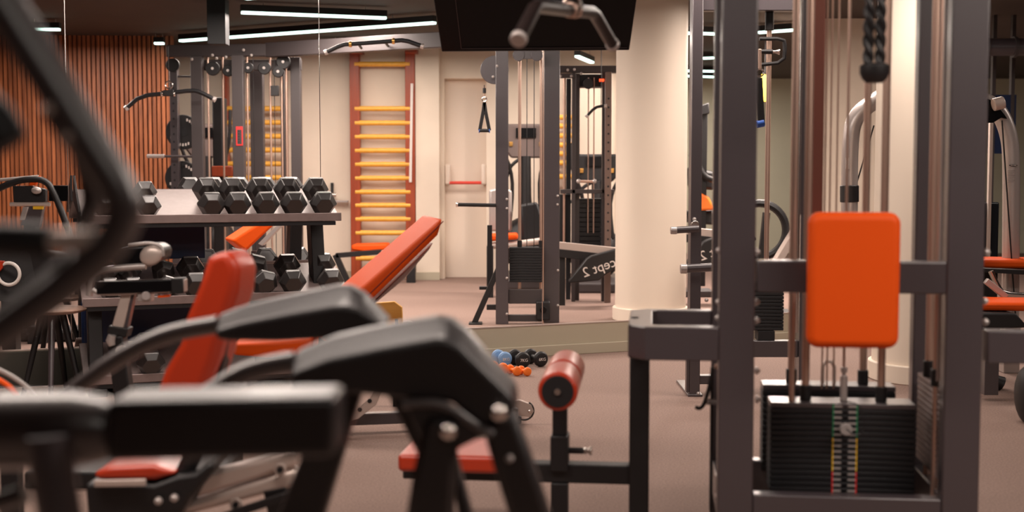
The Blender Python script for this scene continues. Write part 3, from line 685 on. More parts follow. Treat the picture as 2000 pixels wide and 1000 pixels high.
for px in (1013, 1048): out(MB().plate(V.P(vx(px, .02), .02, vz(107)), (0, 1, 0), .045, .03), 'pulley', 'frame', mt, .003)
out(MB().fb(V, vx(1010), vx(1050), .01, .03, vz(115), vz(98)), 'pulley_bracket', 'frame', mt, .003)
out(MB().plate(V.P(vx(966), .03, vz(136)), (0, 1, 0), .105, .02), 'swivel_plate', 'frame', mt, .003)
a, b = V.P(vx(893), -.1, vz(399)), V.P(vx(968), -.0, vz(401)); out(MB().cyl(a, b, .014), 'side_handle', 'matt', mt, .002)
out(MB().cyl(a - Vector((.006, 0, 0)), a + Vector((.01, 0, 0)), .018), 'handle_cap', 'chrome', mt, .002)
bolts(mt, [V.P(vx(x), 0 if x < 1060 else .10, vz(y)) for x, y in ((990, 389), (990, 407), (1090, 383), (1090, 400), (1091, 530), (990, 543), (990, 613), (1091, 599), (971, 129), (963, 150))], .010, m='silver')
sh = thing('single_handle', 'black triangular strap handle hanging on a cable in front of the white door', 'cable handle', V.P(vx(946), -.05, 1.6))
def sv(x, y): return at(x, y, 9.42)
out(MB().cyl(sv(946, 166), sv(946, 176), .003, n=6), 'cable', 'matt', sh, 0)
out(MB().cyl(sv(946, 172), sv(946, 182), .012), 'cable_stop', 'matt', sh, .002)
out(MB().ring(sv(946, 194), (0, 1, 0), .016, .004), 'carabiner', 'chrome', sh, 0)
out(MB().cyl(sv(946, 180), sv(946, 192), .003, n=6), 'link', 'rod', sh, 0)
for x in (937, 956): out(MB().tube([sv(946, 200), sv(946 + (x - 946) * .25, 218), sv(x, 255)], .003, sq=(4.2, 3)), 'strap', 'matt', sh, .002)
out(MB().cyl(sv(936, 255), sv(957, 255), .013), 'grip', 'matt', sh, .002)
for x in (936, 956): out(MB().cyl(sv(x - .8, 255.5), sv(x + .8, 255.5), .0155), 'ring', 'bluerub', sh, 0)
# ================================================================== FAR MULTI GYM in the mirror (left)
G = Frame(0, 11.0, 0)
def mx(px, v=0): return G.u(px, v)
def mz(py, v=0): return G.z(py, 0, v)
mg = thing('multi_gym', 'dark multi gym with overhead beam and pulleys seen in the mirror above the rack', 'gym machine', G.P(mx(460), .2, 0))
cn = at(524, 98, 11.0)
lf = atz(328, 95, cn.z); rt = atz(868, 79, cn.z); 
lf = Vector((at(328, 95, 11.1).x, 11.1, cn.z)); rt = Vector((at(872, 79, 10.15).x, 10.15, cn.z))
out(MB().beam(lf, cn, .09, .10), 'top_beam', 'frame_far', mg, .004); out(MB().beam(cn, rt, .09, .12), 'top_beam', 'frame_far', mg, .004)
zt_ = cn.z - .05
for x0, x1, v, m in ((375, 397, .0, 'frame'), (455, 477, -.1, 'frame'), (490, 515, .5, 'frame'), (569, 588, .1, 'frame'), (549, 557, .3, 'frame')):
    out(MB().fb(G, mx(x0, v), mx(x1, v), v, v + .09, 0, zt_), 'upright', 'frame_far', mg, .004)
out(MB().fb(G, mx(375, .12), mx(590, .12), .12, .18, zt_ - .11, zt_ - .02), 'pulley_beam', 'frame_far', mg, .004)
for x, y, r in ((419, 134, .06), (449, 138, .05), (488, 133, .045), (519, 133, .055), (546, 140, .05), (556, 121, .06)):
    p = G.P(mx(x, .0), .0, mz(y)); d_ = out(MB().plate(p, (0, 1, 0), r, .035), 'pulley', 'matt', mg, .006)
    out(MB().cyl(p - Vector((0, .018, 0)), p - Vector((0, .028, 0)), .012), 'pulley_hub', 'silver', d_, 0)
for x in (409, 438, 485, 530, 552, 561):
    out(MB().cyl(G.P(mx(x, .1), .1, .3), G.P(mx(x, .1), .1, zt_), .009), 'guide_rod', 'rod', mg, 0)
for x in (538, 497): out(MB().cyl(G.P(mx(x, .05), .05, .3), G.P(mx(x, .05), .05, zt_), .003, n=6), 'cable', 'matt', mg, 0)
lp = MB()
lx0, lx1, ly0, ly1 = 462, 475, 248, 285
lbx = out(MB().fb(G, mx(lx0, -.105), mx(lx1, -.105), -.105, -.1, mz(ly1), mz(ly0)), 'instruction_label', 'rlab', mg, .001)
out(MB().fb(G, mx(464.5, -.107), mx(473, -.107), -.107, -.105, mz(282), mz(254)), 'label_panel', 'frame_far', lbx, 0)
for i in range(5): out(MB().fb(G, mx(466, -.108), mx(469, -.108), -.108, -.107, mz(279 - i * 5.2), mz(277 - i * 5.2)), 'label_mark', 'iron', lbx, 0)
out(MB().fb(G, mx(530), mx(546), 0, .05, mz(187), mz(167)), 'carriage', 'matt', mg, .004)
bolts(mg, [G.P(mx(x), -.06, mz(y)) for x, y in ((422, 109), (448, 113), (482, 99), (497, 109), (430, 115), (382, 117))], .012, m='silver')
sr = thing('stack_shroud', 'black weight stack cover with brown edge behind the multi gym rods', 'machine cover', G.P(mx(425), .6, 0))
out(MB().fb(G, mx(416, .6), mx(436, .6), .6, .8, 0, mz(190, .6)), 'cover', 'matt', sr, .01); out(MB().fb(G, mx(413, .55), mx(455, .55), .55, .6, mz(345, .55), mz(324, .55)), 'orange_edge', 'stile', sr, .01)
# perforated squat rack upright with plates
pr = thing('plate_rack', 'perforated rack upright holding bumper plates seen in the mirror beside the slatted wall', 'weight rack', G.P(mx(345), .4, 0))
out(MB().fb(G, mx(334, .4), mx(349, .4), .4, .47, 0, mz(128, .4)), 'upright', 'frame', pr, .003)
for i in range(14):
    y = 172 + i * 15; p = G.P(mx(341, .4), .398, mz(y, .4)); out(MB().cyl(p, p + Vector((0, .003, 0)), .010, n=10), 'hole', 'iron', pr, 0)
out(MB().fb(G, mx(334, .42), mx(395, .42), .42, .46, mz(151, .4), mz(147, .4)), 'cross_bar', 'frame', pr, .002)
a = G.P(mx(288, .3), .3, mz(305, .3)); b = G.P(mx(395, .3), .3, mz(306, .3))
out(MB().cyl(a, b, .011), 'storage_bar', 'frame', pr, .001); out(MB().cyl(a, G.P(mx(322, .3), .3, mz(305, .3)), .018), 'bar_sleeve', 'silver', pr, .002)
out(MB().plate(G.P(mx(341, .36), .36, mz(126, .3)), (0, 1, 0), .06, .03), 'pulley', 'matt', pr, .004)
def bplate(px, py, r, label):
    c = G.P(mx(px, .55), .55, mz(py, .55)); t = thing('bumper_plate', label, 'weight plate', (c.x, c.y, c.z), 0, 'bumper plates on the mirrored rack')
    out(MB().tube([c + Vector((0, y, 0)) for y in (-.03, -.025, .025, .03)], [r * .97, r, r, r * .97], 40), 'disc', 'matt', t, 0)
    out(MB().cyl(c - Vector((0, .033, 0)), c - Vector((0, .028, 0)), r * .25, n=24), 'hub', 'iron', t, 0)
    for w, a0 in (('BUMPER', 60), ('PLATE', 250)) if False else ():
        pass
    for a in list(range(-35, 80, 13)) + list(range(205, 300, 13)):
        q = c + Vector((math.cos(R(a)) * r * .74, -.032, math.sin(R(a)) * r * .74))
        out(MB().box(q, (r * .09, .003, r * .16), 0), 'letter_mark', 'white', t, 0)
    out(MB().cyl(c + Vector((0, -.034, 0)), c + Vector((0, .1, 0)), .02), 'bore', 'iron', t, 0)
bplate(360, 258, .155, 'upper black bumper plate with white lettering ring beside the perforated upright')
bplate(357, 348, .155, 'lower black bumper plate with white lettering half hidden behind the top dumbbells')
# square dark ceiling post
cp_ = thing('ceiling_post', 'square black post hanging from the ceiling above the multi gym', 'post', (at(422, 40, 9.9).x, 9.9, 1.9))
out(MB().fb(Frame(0, 9.9, 0), at(404, 40, 9.9).x, at(440, 40, 9.9).x, 0, .14, at(0, 86, 9.9).z, CEIL), 'shaft', 'iron', cp_, .003)
# lat bar in the mirror
def bentbar(name, pts, D, r, label, caps=True, m='iron', z=None):
    P = [at(x, y, D) for x, y in pts]; t = thing(name, label, 'cable bar', tuple(P[len(P) // 2]))
    out(MB().tube(P, r, 12, sub=1), 'shaft', m, t, 0)
    for p, q in ((P[0], P[1]), (P[-1], P[-2])):
        d = (q - p).normalized(); out(MB().cyl(p - d * .005, p + d * .018, r * 1.25), 'end_cap', 'silver', t, .001)
    return t
t = bentbar('lat_bar', [(246, 212), (275, 187), (330, 182), (376, 176), (392, 180), (420, 195)], 10.7, .018, 'long bent black lat bar hanging before the slatted wood wall')
out(MB().box(at(330, 182, 10.7), (.09, .05, .05)), 'hanger_block', 'matt', t, .006)
out(MB().cyl(at(330, 178, 10.7), Vector((at(330, 178, 10.7).x, 10.7, cn.z)), .004, n=6), 'cable', 'matt', t, 0)
out(MB().ring(at(330, 166, 10.7), (0, 1, 0), .03, .006), 'carabiner', 'chrome', t, 0)
for x in (317, 341): out(MB().cyl(at(x - 2, 183, 10.7), at(x + 2, 183, 10.7), .024), 'collar', 'chrome', t, .001)
t = bentbar('pull_up_bar', [(635, 103), (668, 87), (686, 86), (768, 80), (790, 78), (826, 91)], 9.9, .017, 'bent pull up bar with gold collars above the red wall bars')
for x, y in ((684, 86), (768, 80)): out(MB().cyl(at(x - 2, y, 9.9), at(x + 3, y, 9.9), .024, n=20), 'collar', 'gold', t, .001)
for x, y in ((700, 86), (752, 82)): out(MB().cyl(at(x, y, 9.9), at(x + 6, y + 8, 10.35), .010), 'mount_arm', 'matt', t, 0)
# ================================================================== WALL BARS
def wallbars(name, x0, x1, w, D, rows, label, yb=540, yt=97, group='wall bars in the mirror'):
    X0, X1 = at(x0, 340, D).x, at(x1, 340, D).x; ww = w * D / FPX
    t = thing(name, label, 'wall bars', ((X0 + X1) / 2, D, 0), 0, group)
    zt = at(0, yt, D).z
    for X in (X0, X1 - ww): out(MB().box((X + ww / 2, D + .06, zt / 2), (ww, .12, zt)), 'side_post', 'stile', t, .006)
    for y in rows:
        z = at(0, y, D).z; out(MB().cyl((X0 + ww * .5, D + .02, z), (X1 - ww * .5, D + .02, z), .027), 'rung', 'rung', t, .002)
    return t
wb = wallbars('wall_bars', 684, 811, 19, 13.50, [125, 212, 240, 267, 294, 321, 348, 375, 401, 428, 455, 505], 'red wooden wall bars with yellow rungs standing whole left of the pilaster')
for x in (693, 802): out(MB().fb(Frame(0, 13.3, 0), at(x - 12, 90, 13.3).x, at(x + 12, 90, 13.3).x, .02, .3, at(0, 104, 13.4).z, at(0, 96, 13.4).z), 'top_bracket', 'stile', wb, .003)
out(MB().prism([at(x, y, 13.45) for x, y in ((802, 163), (807, 163), (804, 356), (799, 356))], (0, .01, 0)), 'white_strip', 'white', wb, .001)
sbp = thing('situp_board', 'low orange padded board with black frame at the foot of the wall bars', 'bench', (at(720, 485, 12.9).x, 12.9, 0))
out(MB().prism([at(x, y, 12.9) for x, y in ((686, 478), (757, 476), (757, 488), (712, 493), (686, 489))], (0, .3, 0)), 'pad', 'orange', sbp, .02)
out(MB().beam(at(656, 499, 12.9), at(745, 492, 12.9), .05, .05), 'frame_rail', 'matt', sbp, .003)
out(MB().beam(at(803, 494, 13.2), Vector((at(803, 545, 13.2).x, 13.2, 0)), .09, .09), 'rear_post', 'matt', sbp, .003)
out(MB().beam(at(655, 497, 12.9), Vector((at(682, 555, 12.9).x, 12.9, 0)), .06, .05), 'leg', 'matt', sbp, .003)
wallbars('wall_bars', 440, 560, 6, 13.45, [212, 239, 266, 293, 320, 347], 'second set of wall bars glimpsed between the multi gym uprights', yt=120)
ws = thing('wall_hook', 'short black and silver hook with small shelf arm on the cream wall beside the rack', 'hook', at(652, 385, 13.5))
out(MB().fb(FD, FD.u(646, -.03), FD.u(651, -.03), -.05, .0, FD.z(398, 0, 0), FD.z(357, 0, 0)), 'back_bar', 'matt', ws, .002)
out(MB().cyl(FD.P(FD.u(648, -.1), -.09, FD.z(380, 0, 0)), FD.P(FD.u(656, -.1), -.09, FD.z(380, 0, 0)), .022), 'knob', 'chrome', ws, .002)
out(MB().fb(FD, FD.u(650, -.1), FD.u(679, -.1), -.10, -.03, FD.z(395, 0, 0), FD.z(391, 0, 0)), 'shelf_arm', 'silver', ws, .002)
# ================================================================== SECOND MIRRORED GYM (right of the cable column)
K = Frame(0, 11.2, 0)
def kx(px, v=0): return K.u(px, v)
def kz_(py, v=0): return K.z(py, 0, v)
kg = thing('crossover_frame', 'brown grey crossover frame seen in the mirror between cable column and round column', 'gym machine', K.P(kx(1150), .2, 0))
out(MB().fb(K, kx(1092), kx(1235), 0, .10, kz_(142), kz_(128)), 'top_beam', 'frame_far', kg, .004)
out(MB().fb(K, kx(1092), kx(1122), -.02, 0, kz_(153), kz_(144)), 'beam_plate', 'frame_far', kg, .003)
for x0, x1, v in ((1117, 1124, 0), (1124, 1132, .1), (1176, 1181, .0)): out(MB().fb(K, kx(x0, v), kx(x1, v), v, v + .08, 0, kz_(142)), 'upright', 'frame_far', kg, .003)
out(MB().fb(K, kx(1182, -.1), kx(1194, -.1), -.1, -.03, 0, kz_(142)), 'perforated_upright', mat('brown_grey_paint', (.17, .11, .09), .45), kg, .003)
for i in range(17):
    p = K.P(kx(1188, -.1), -.102, kz_(194 + i * 17)); out(MB().cyl(p, p + Vector((0, .003, 0)), .009, n=10), 'hole', 'iron', kg, 0)
out(MB().fb(K, kx(1106, .2), kx(1115, .2), .2, .26, 0, kz_(150)), 'rear_upright', 'iron', kg, .003)
out(MB().cyl(K.P(kx(1103), .1, .2), K.P(kx(1103), .1, kz_(150)), .012), 'guide_rod', 'rod', kg, 0)
for x in (1150, 1161): out(MB().cyl(K.P(kx(x), .1, .6), K.P(kx(x), .1, kz_(150)), .006, n=8), 'cable', 'rod', kg, 0)
out(MB().fb(K, kx(1132), kx(1180), .1, .3, kz_(168), kz_(143)), 'pulley_housing', 'iron', kg, .01)
out(MB().plate(K.P(kx(1149), .05, kz_(163)), (0, 1, 0), .045, .05), 'pulley', 'matt', kg, .005)
out(MB().fb(K, kx(1095), kx(1200), .0, .08, kz_(378), kz_(370)), 'mid_beam', 'frame_far', kg, .003)
st = MB()
for i in range(12): out(MB().fb(K, kx(1133), kx(1177), .12, .3, kz_(500) + i * .042, kz_(500) + i * .042 + .038), 'weight_plate', 'iron', kg, .002)
out(MB().fb(K, kx(1094), kx(1116), .12, .3, kz_(500), kz_(380)), 'stack_cover', 'iron', kg, .004)
out(MB().cyl(K.P(kx(1129), -.1, kz_(354)), K.P(kx(1161), -.1, kz_(355)), .012), 'straight_bar', 'rod', kg, 0)
for x in (1129, 1160): out(MB().ball(K.P(kx(x), -.1, kz_(354)), .02), 'bar_end', 'silver', kg, 0)
out(MB().box(K.P(kx(1174), -.02, kz_(157)), (.04, .03, .022)), 'signal_light', 'redled', kg, .002)
t = bentbar('curved_cable_bar', [(1145, 228), (1162, 210), (1176, 207), (1184, 207)], 11.0, .012, 'small bent black bar hanging on the crossover frame beside the round column')
out(MB().cyl(at(1174, 207, 11), Vector((at(1174, 207, 11).x, 11.0, CEIL)), .003, n=6), 'cable', 'matt', t, 0)
bolts(kg, [K.P(kx(x), -.02, kz_(y)) for x, y in ((1108, 137), (1121, 136), (1094, 149), (1115, 149), (1134, 144), (1186, 167))], .012, m='silver')
wallbars('wall_bars', 1088, 1123, 2, 13.45, [229, 246, 265, 283, 300, 318, 345], 'third set of wall bars glimpsed right of the cable column', yt=150)
# cardio machines seen through the mirrored column
def trainer(px, D, label, sc=1.0, flip=1, low=0):
    b = at(px, 500, D); t = thing('cross_trainer', label, 'cardio machine', (b.x, D, 0), 0, 'cardio machines in the mirror')
    X = b.x
    def q(dx, dz, dy=0): return Vector((X + dx * flip, D + dy, dz - low * (dz / 1.6)))
    out(MB().prism([q(-.22, 1.62), q(.20, 1.62), (q(.24, 1.40)), q(.15, 1.28), q(-.15, 1.28), q(-.24, 1.40)], (0, .06, 0)), 'console', (mat('grey_console', (.16, .12, .11), .4) if not low else 'matt'), t, .02)
    out(MB().box(q(.0, 1.53, -.01), (.20, .02, .10)), 'display', 'gloss', t, .003)
    for s in (-.15, .15): out(MB().box(q(s, 1.42, -.01), (.035, .02, .045)), 'button_panel', 'gold', t, .003)
    out(MB().tube([q(0, 1.3), q(0, .9), q(.02, .3)], [.05, .055, .08], 12), 'mast', 'matt', t, .004)
    out(MB().tube([q(-.05, 1.28), q(-.16, 1.2), q(-.20, 1.05), q(-.30, 1.04)], .018, 10, sub=2), 'fixed_grip', 'matt', t, 0)
    for s in (-1, 1): out(MB().tube([q(.26 * s, 1.75, -.1), q(.25 * s, 1.4, -.1), q(.12 * s, 1.1), q(.16 * s, .6)], .018, 10, sub=2), 'moving_arm', 'matt', t, 0)
    out(MB().ball(q(.0, .42, .1), .30, (.9, .6, .9)), 'drive_housing', 'matt', t, 0)
    out(MB().box(q(0, .06), (.5, 1.2, .10)), 'base', 'frame_far', t, .02)
    return t
trainer(1027, 12.85, 'elliptical trainer with grey console seen through the mirrored cable column')
trainer(1165, 12.6, 'elliptical trainer partly hidden behind the crossover frame cables', low=.30)
trainer(407, 12.75, 'elliptical trainer glimpsed between the uprights of the mirrored multi gym')
# dark machine block low behind the mirrored column + orange seat
om = thing('leg_machine', 'orange padded machine half hidden behind the mirrored cable column', 'gym machine', (at(980, 465, 11.6).x, 11.6, 0))
out(MB().prism([at(x, y, 11.6) for x, y in ((952, 458), (1012, 456), (1012, 468), (952, 472))], (0, .25, 0)), 'seat_pad', 'orange', om, .02)
out(MB().beam(at(985, 470, 11.7), Vector((at(985, 470, 11.7).x, 11.7, 0)), .07, .07), 'post', 'matt', om, .003)
out(MB().prism([at(x, y, 11.9) for x, y in ((955, 370), (980, 366), (1000, 372), (1000, 452), (955, 452))], (0, .1, 0)), 'shroud', 'silver', om, .02)
out(MB().prism([at(x, y, 11.7) for x, y in ((1016, 400), (1050, 395), (1060, 430), (1058, 480), (1020, 480))], (0, .2, 0)), 'motor_housing', 'iron', om, .02)
out(MB().tube([at(955, 480, 11.65), at(1000, 478, 11.65), at(1060, 470, 11.65)], .03), 'frame_rail', 'alu', om, 0)
out(MB().beam(at(957, 480, 11.6), Vector((at(957, 480, 11.6).x, 11.6, 0)), .06, .06), 'leg', 'matt', om, .003)
# rowing machine in the mirror
def rower(x, y0, D, label, k=1.0, only=False):
    t = thing('rowing_machine', label, 'rowing machine', (at(x, 520, D).x, D, 0), 0, 'rowing machines in the mirror')
    def q(px, py): return at(x + (px - 1150) * k, y0 + (py - 520) * k, D)
    out(MB().prism([q(*p) for p in ((1110, 550), (1146, 505), (1155, 500), (1236, 478), (1250, 500), (1185, 535), (1170, 548), (1114, 553))], (0, .12, 0)), 'flywheel_arm', 'matt', t, .01)
    out(MB().beam(q(1091, 482) + Vector((0, .16, 0)), q(1240, 497) + Vector((0, .16, 0)), .05, .07), 'monorail', 'alu', t, .004)
    out(MB().beam(q(1091, 496) + Vector((0, .18, 0)), q(1240, 512) + Vector((0, .18, 0)), .10, .07), 'lower_frame', 'matt', t, .004)
    out(MB().beam(q(1100, 505) + Vector((0, .2, 0)), Vector((q(1100, 505).x, D + .2, 0)), .05, .05), 'front_leg', 'matt', t, .003)
    out(MB().beam(q(1225, 510) + Vector((0, .2, 0)), Vector((q(1225, 510).x, D + .2, 0)), .05, .05), 'rear_leg', 'matt', t, .003)
    p = q(1189, 516) + Vector((0, -.003, 0)); s = .16 * k
    text('concept 2', s * .72, 'white', t, Matrix.Translation(p) @ Matrix.Rotation(R(20 if True else 0), 4, 'Y').inverted() @ Matrix.Rotation(R(90), 4, 'X') @ Matrix.Diagonal((-1, 1, 1, 1)))
    return t
rower(1150, 520, 10.7, 'black rowing machine arm with mirrored lettering left of the round column')
rower(1378, 488, 10.9, 'black rowing machine arm with mirrored lettering right of the round column', k=1.0)
# machine clutter in the narrow gap right of the mirrored column
cl = thing('spin_bike', 'dark exercise bike with orange cover glimpsed right of the round column', 'exercise bike', (at(1385, 420, 11.6).x, 11.6, 0))
def cq(x, y, d=0): return at(x, y, 11.6 + d)
out(MB().prism([cq(x, y) for x, y in ((1366, 375), (1385, 385), (1398, 410), (1360, 412))], (0, .15, 0)), 'cover', 'orub', cl, .02)
out(MB().tube([cq(1350, 300), cq(1362, 320), cq(1375, 345), cq(1395, 352)], .03, sub=1), 'handlebar', 'matt', cl, 0)
out(MB().prism([cq(x, y) for x, y in ((1362, 208), (1385, 200), (1386, 222), (1368, 226))], (0, .1, 0)), 'console', 'matt', cl, .01)
out(MB().beam(cq(1376, 222, .05), Vector((cq(1376, 222).x, 11.65, .1)), .05, .05), 'mast', 'matt', cl, .003)
out(MB().prism([cq(x, y, .1) for x, y in ((1340, 412), (1400, 412), (1400, 440), (1345, 436))], (0, .2, 0)), 'flywheel_guard', 'matt', cl, .02)
out(MB().prism([cq(x, y, .1) for x, y in ((1346, 325), (1398, 335), (1398, 372), (1348, 368))], (0, .2, 0)), 'seat', 'matt', cl, .03)
out(MB().beam(cq(1350, 440, .1), Vector((cq(1350, 440).x, 11.7, 0)), .05, .05), 'rear_stand', 'alu', cl, .003)
out(MB().fb(Frame(0, 11.6, 0), cq(1335, 0).x, cq(1400, 0).x, 0, .3, 0, .06), 'base', 'frame_far', cl, .01)
# dark treadmill seen through the cable tower
tm = thing('treadmill', 'dark machine arm and wheel glimpsed at the right edge of the main left upright', 'cardio machine', (at(1490, 440, 9.4).x, 9.4, 0))
out(MB().ring(at(1482, 450, 9.4), (0, 1, 0), .20, .03, n=32), 'wheel', 'matt', tm, 0)
out(MB().beam(at(1497, 415, 9.3), at(1486, 520, 9.3), .05, .05), 'arm', 'matt', tm, .004)
out(MB().beam(at(1566, 430, 9.4), at(1512, 520, 9.3), .05, .06), 'rail', 'alu', tm, .004)
out(MB().fb(Frame(0, 9.2, 0), at(1470, 0, 9.3).x, at(1560, 0, 9.3).x, 0, .3, 0, .12), 'base', 'matt', tm, .02)
# ================================================================== FUNCTIONAL TRAINER with silver arch (right)
ft = thing('silver_arch_machine', 'silver arched tube rising left of the right column behind the orange pad', 'gym machine', (at(1659, 400, 8.6).x, 8.6, 0))
DA = 8.6
out(MB().tube([at(1659, 470, DA), at(1659, 270, DA), at(1672, 222, DA), at(1720, 190, DA)], .055, 24, sub=3), 'arch_tube', 'silver', ft, 0)
DB2 = 7.2
ft0 = ft
ft = thing('silver_arch_trainer', 'silver bent tube machine with two orange pads cut by the right picture edge', 'gym machine', (at(1960, 400, 7.0).x, 7.0, 0))
out(MB().tube([at(1900, 190, DB2), at(1945, 205, DB2), at(1972, 260, DB2), at(1976, 330, DB2), at(1973, 620, DB2)], .047, 24, sub=3), 'arch_tube', 'silver', ft, 0)
out(MB().beam(Vector((at(1973, 600, DB2).x, DB2, 0)), at(1973, 620, DB2), .09, .09), 'arch_foot', 'silver', ft, .004)
out(MB().beam(at(1659, 465, DA), Vector((at(1659, 465, DA).x, DA, 0)), .10, .10), 'arch_foot', 'silver', ft0, .004)
out(MB().cyl(at(1659, 395, DA), at(1659, 362, DA), .062, n=24), 'clamp', 'matt', ft0, .006)
out(MB().cyl(at(1655, 330, DA - .07), at(1655, 308, DA - .07), .012), 'tube_sticker', 'white', ft0, 0)
out(MB().cyl(at(1672, 362, DA), at(1707, 245, DA), .005, n=6), 'cable', 'matt', ft0, 0)
out(MB().cyl(at(1940, 205, DB2 - .1), at(1960, 200, DB2 - .1), .035, n=24), 'pulley_drum', 'alu', ft, .004)
out(MB().prism([at(x, y, DB2 - .06) for x, y in ((1928, 192), (1945, 200), (1962, 222), (1968, 232), (1956, 230), (1940, 240), (1928, 240))], (0, .02, 0)), 'pulley_cover', 'gloss', ft, .004)
out(MB().cyl(at(1944, 100, DB2 - .3), at(1957, 600, DB2 - .3), .004, n=6), 'cable', 'stile', ft, 0) if False else out(MB().cyl(at(1957, 235, DB2 - .08), at(1984, 625, DB2 - .08), .0045, n=6), 'cable', 'matt', ft, 0)
ov = at(1979, 323, DB2 - .051); o_ = out(MB().ball(ov, .024, (1, .06, .22), 24, 12), 'name_badge', 'iron', ft, 0)
text('MATRIX', .009, 'white', o_, Matrix.Translation(ov - Vector((0, .0025, 0))) @ Matrix.Rotation(R(90), 4, 'X'))
for i in range(8): out(MB().fb(Frame(0, 0, 0), at(1970, 0, DB2).x, at(1984 - (i % 3) * 2, 0, DB2).x, DB2 - .0505, DB2 - .0495, at(0, 333 + i * 3.2, DB2).z - .0012, at(0, 333 + i * 3.2, DB2).z + .0012), 'instruction_line', 'grey', ft, 0)
def rpad(x0, x1, y0, y1, D, label=None):
    return out(MB().prism([at(x, y, D) for x, y in ((x0, y0), (x1, y0 + 2), (x1, y1 + 2), (x0, y1))], (0, .3, 0)), 'pad', 'orange', ft, .015)
rpad(1920, 2060, 507, 524, 7.0); rpad(1900, 2060, 590, 607, 6.2)
out(MB().prism([at(x, y, 6.9) for x, y in ((1920, 524), (2060, 530), (2060, 540), (1920, 532))], (0, .25, 0)), 'pad_board', 'matt', ft, .003)
out(MB().tube([at(1935, 530, 6.8), at(1950, 562, 6.8), at(1962, 575, 6.8), at(2020, 577, 6.8)], .014, sub=2), 'chrome_handle', 'chrome', ft, 0)
out(MB().beam(at(1925, 548, 6.5), at(1965, 580, 6.5), .03, .03), 'link_arm', 'silver', ft, .003)
out(MB().prism([at(x, y, 6.15) for x, y in ((1905, 610), (1985, 612), (2010, 640), (1905, 645))], (0, .25, 0)), 'seat_support', 'matt', ft, .01)
out(MB().beam(at(1930, 520, 7.1), Vector((at(1930, 520, 7.1).x, 7.1, 0)), .08, .08), 'pad_post', 'matt', ft, .003)
out(MB().beam(at(1935, 610, 6.3), Vector((at(1935, 610, 6.3).x, 6.3, .03)), .07, .07), 'pad_post', 'frame', ft, .003)
out(MB().fb(Frame(0, 0, 0), at(1930, 0, 6.6).x, at(1958, 0, 6.6).x, 6.55, 6.9, 0, .09), 'base_foot', 'matt', ft, .015)
out(MB().tube([at(1925, 720, 6.6), at(1935, 740, 6.6), at(1956, 750, 6.6)], [.03, .03, .04], 12, sub=1), 'foot_hook', 'matt', ft, 0)
gc = thing('glass_cabinet', 'dark glossy glass weight guard behind the silver arch at the right edge', 'machine guard', (at(1935, 400, 8.4).x, 8.4, 0))
out(MB().fb(Frame(0, 8.4, 0), at(1880, 0, 8.4).x, at(1962, 0, 8.4).x, 0, .35, 0, at(0, 395, 8.4).z), 'guard_panel', 'glass', gc, .01)
out(MB().fb(Frame(0, 8.38, 0), at(1937, 0, 8.4).x, at(1944, 0, 8.4).x, 0, .03, 0, at(0, 240, 8.4).z), 'guard_post', 'alu', gc, .003)
bk_ = thing('dark_bag', 'rounded black object on the floor cut by the right picture edge', 'bag', (at(2004, 800, 5.7).x, 5.7, 0))
out(MB().ball((at(2006, 790, 5.7).x, 5.7, .13), .13, (.35, .8, 1)), 'body', 'matt', bk_, 0)
pf = thing('ceiling_pipe', 'wide grey pipe crossing the dark glazed area at the top right', 'pipe', (5, 10.3, 2.1))
out(MB().cyl(at(1900, 92, 10.3), at(2150, 92, 10.3), .07), 'pipe_run', 'frame', pf, 0)
for x in (1925, 1981, 2080): out(MB().cyl(at(x - 3, 92, 10.3), at(x + 3, 92, 10.3), .085), 'pipe_clamp', 'frame_far', pf, 0)
for x in (1925, 2080): out(MB().cyl(at(x, 80, 10.3), Vector((at(x, 80, 10.3).x, 10.3, CEIL)), .01), 'pipe_hanger', 'frame_far', pf, 0)
# ================================================================== WOODEN STOOL
stl = thing('wooden_stool', 'round wooden stool with splayed dark legs at the left below the mirror', 'stool', (at(98, 740, 6.5).x, 6.5, 0))
zs = at(0, 604, 6.5).z; cx = at(103, 600, 6.5).x
out(MB().tube([Vector((cx, 6.5, zs - .018)), Vector((cx, 6.5, zs - .008)), Vector((cx, 6.5, zs)), Vector((cx, 6.5, zs + .006))], [.13, .165, .17, .16], 48), 'seat', 'seatwood', stl, 0)
for dx, dy, m in ((-.10, -.06, 'matt'), (.12, -.04, 'matt'), (.03, -.12, 'frame'), (-.0, .12, 'matt')):
    out(MB().tube([Vector((cx + dx * .45, 6.5 + dy * .4, zs - .018)), Vector((cx + dx * 1.3, 6.5 + dy * 1.4, 0))], [.018, .012], 14), 'leg', m, stl, 0)
rs = thing('wooden_stool', 'mirror image of the wooden stool seat just above the real one', 'stool', (at(105, 590, 7.2).x, 7.15, 0))
z2 = zs; cx2 = at(108, 590, 7.15).x
out(MB().tube([Vector((cx2, 7.15, z2 - .018)), Vector((cx2, 7.15, z2)), Vector((cx2, 7.15, z2 + .006))], [.13, .165, .155], 48), 'seat', 'seatwood', rs, 0)
for dx, dy in ((-.10, .08), (.12, .04), (0, -.10)): out(MB().tube([Vector((cx2 + dx * .45, 7.15 + dy * .4, z2 - .018)), Vector((cx2 + dx * 1.3, 7.15 + dy * 1.2, 0))], [.018, .012], 14), 'leg', 'matt', rs, 0)
bb = thing('black_box', 'small square black box on the floor seen in the mirror between the stool legs', 'box', (at(54, 660, 8.4).x, 8.4, 0))
out(MB().fb(Frame(0, 8.4, 0), at(37, 0, 8.4).x, at(72, 0, 8.4).x, 0, .12, 0, .115), 'body', 'iron', bb, .004)
out(MB().cyl(at(54, 652, 8.4), at(54, 652, 8.39), .01), 'front_knob', 'matt', bb, 0)
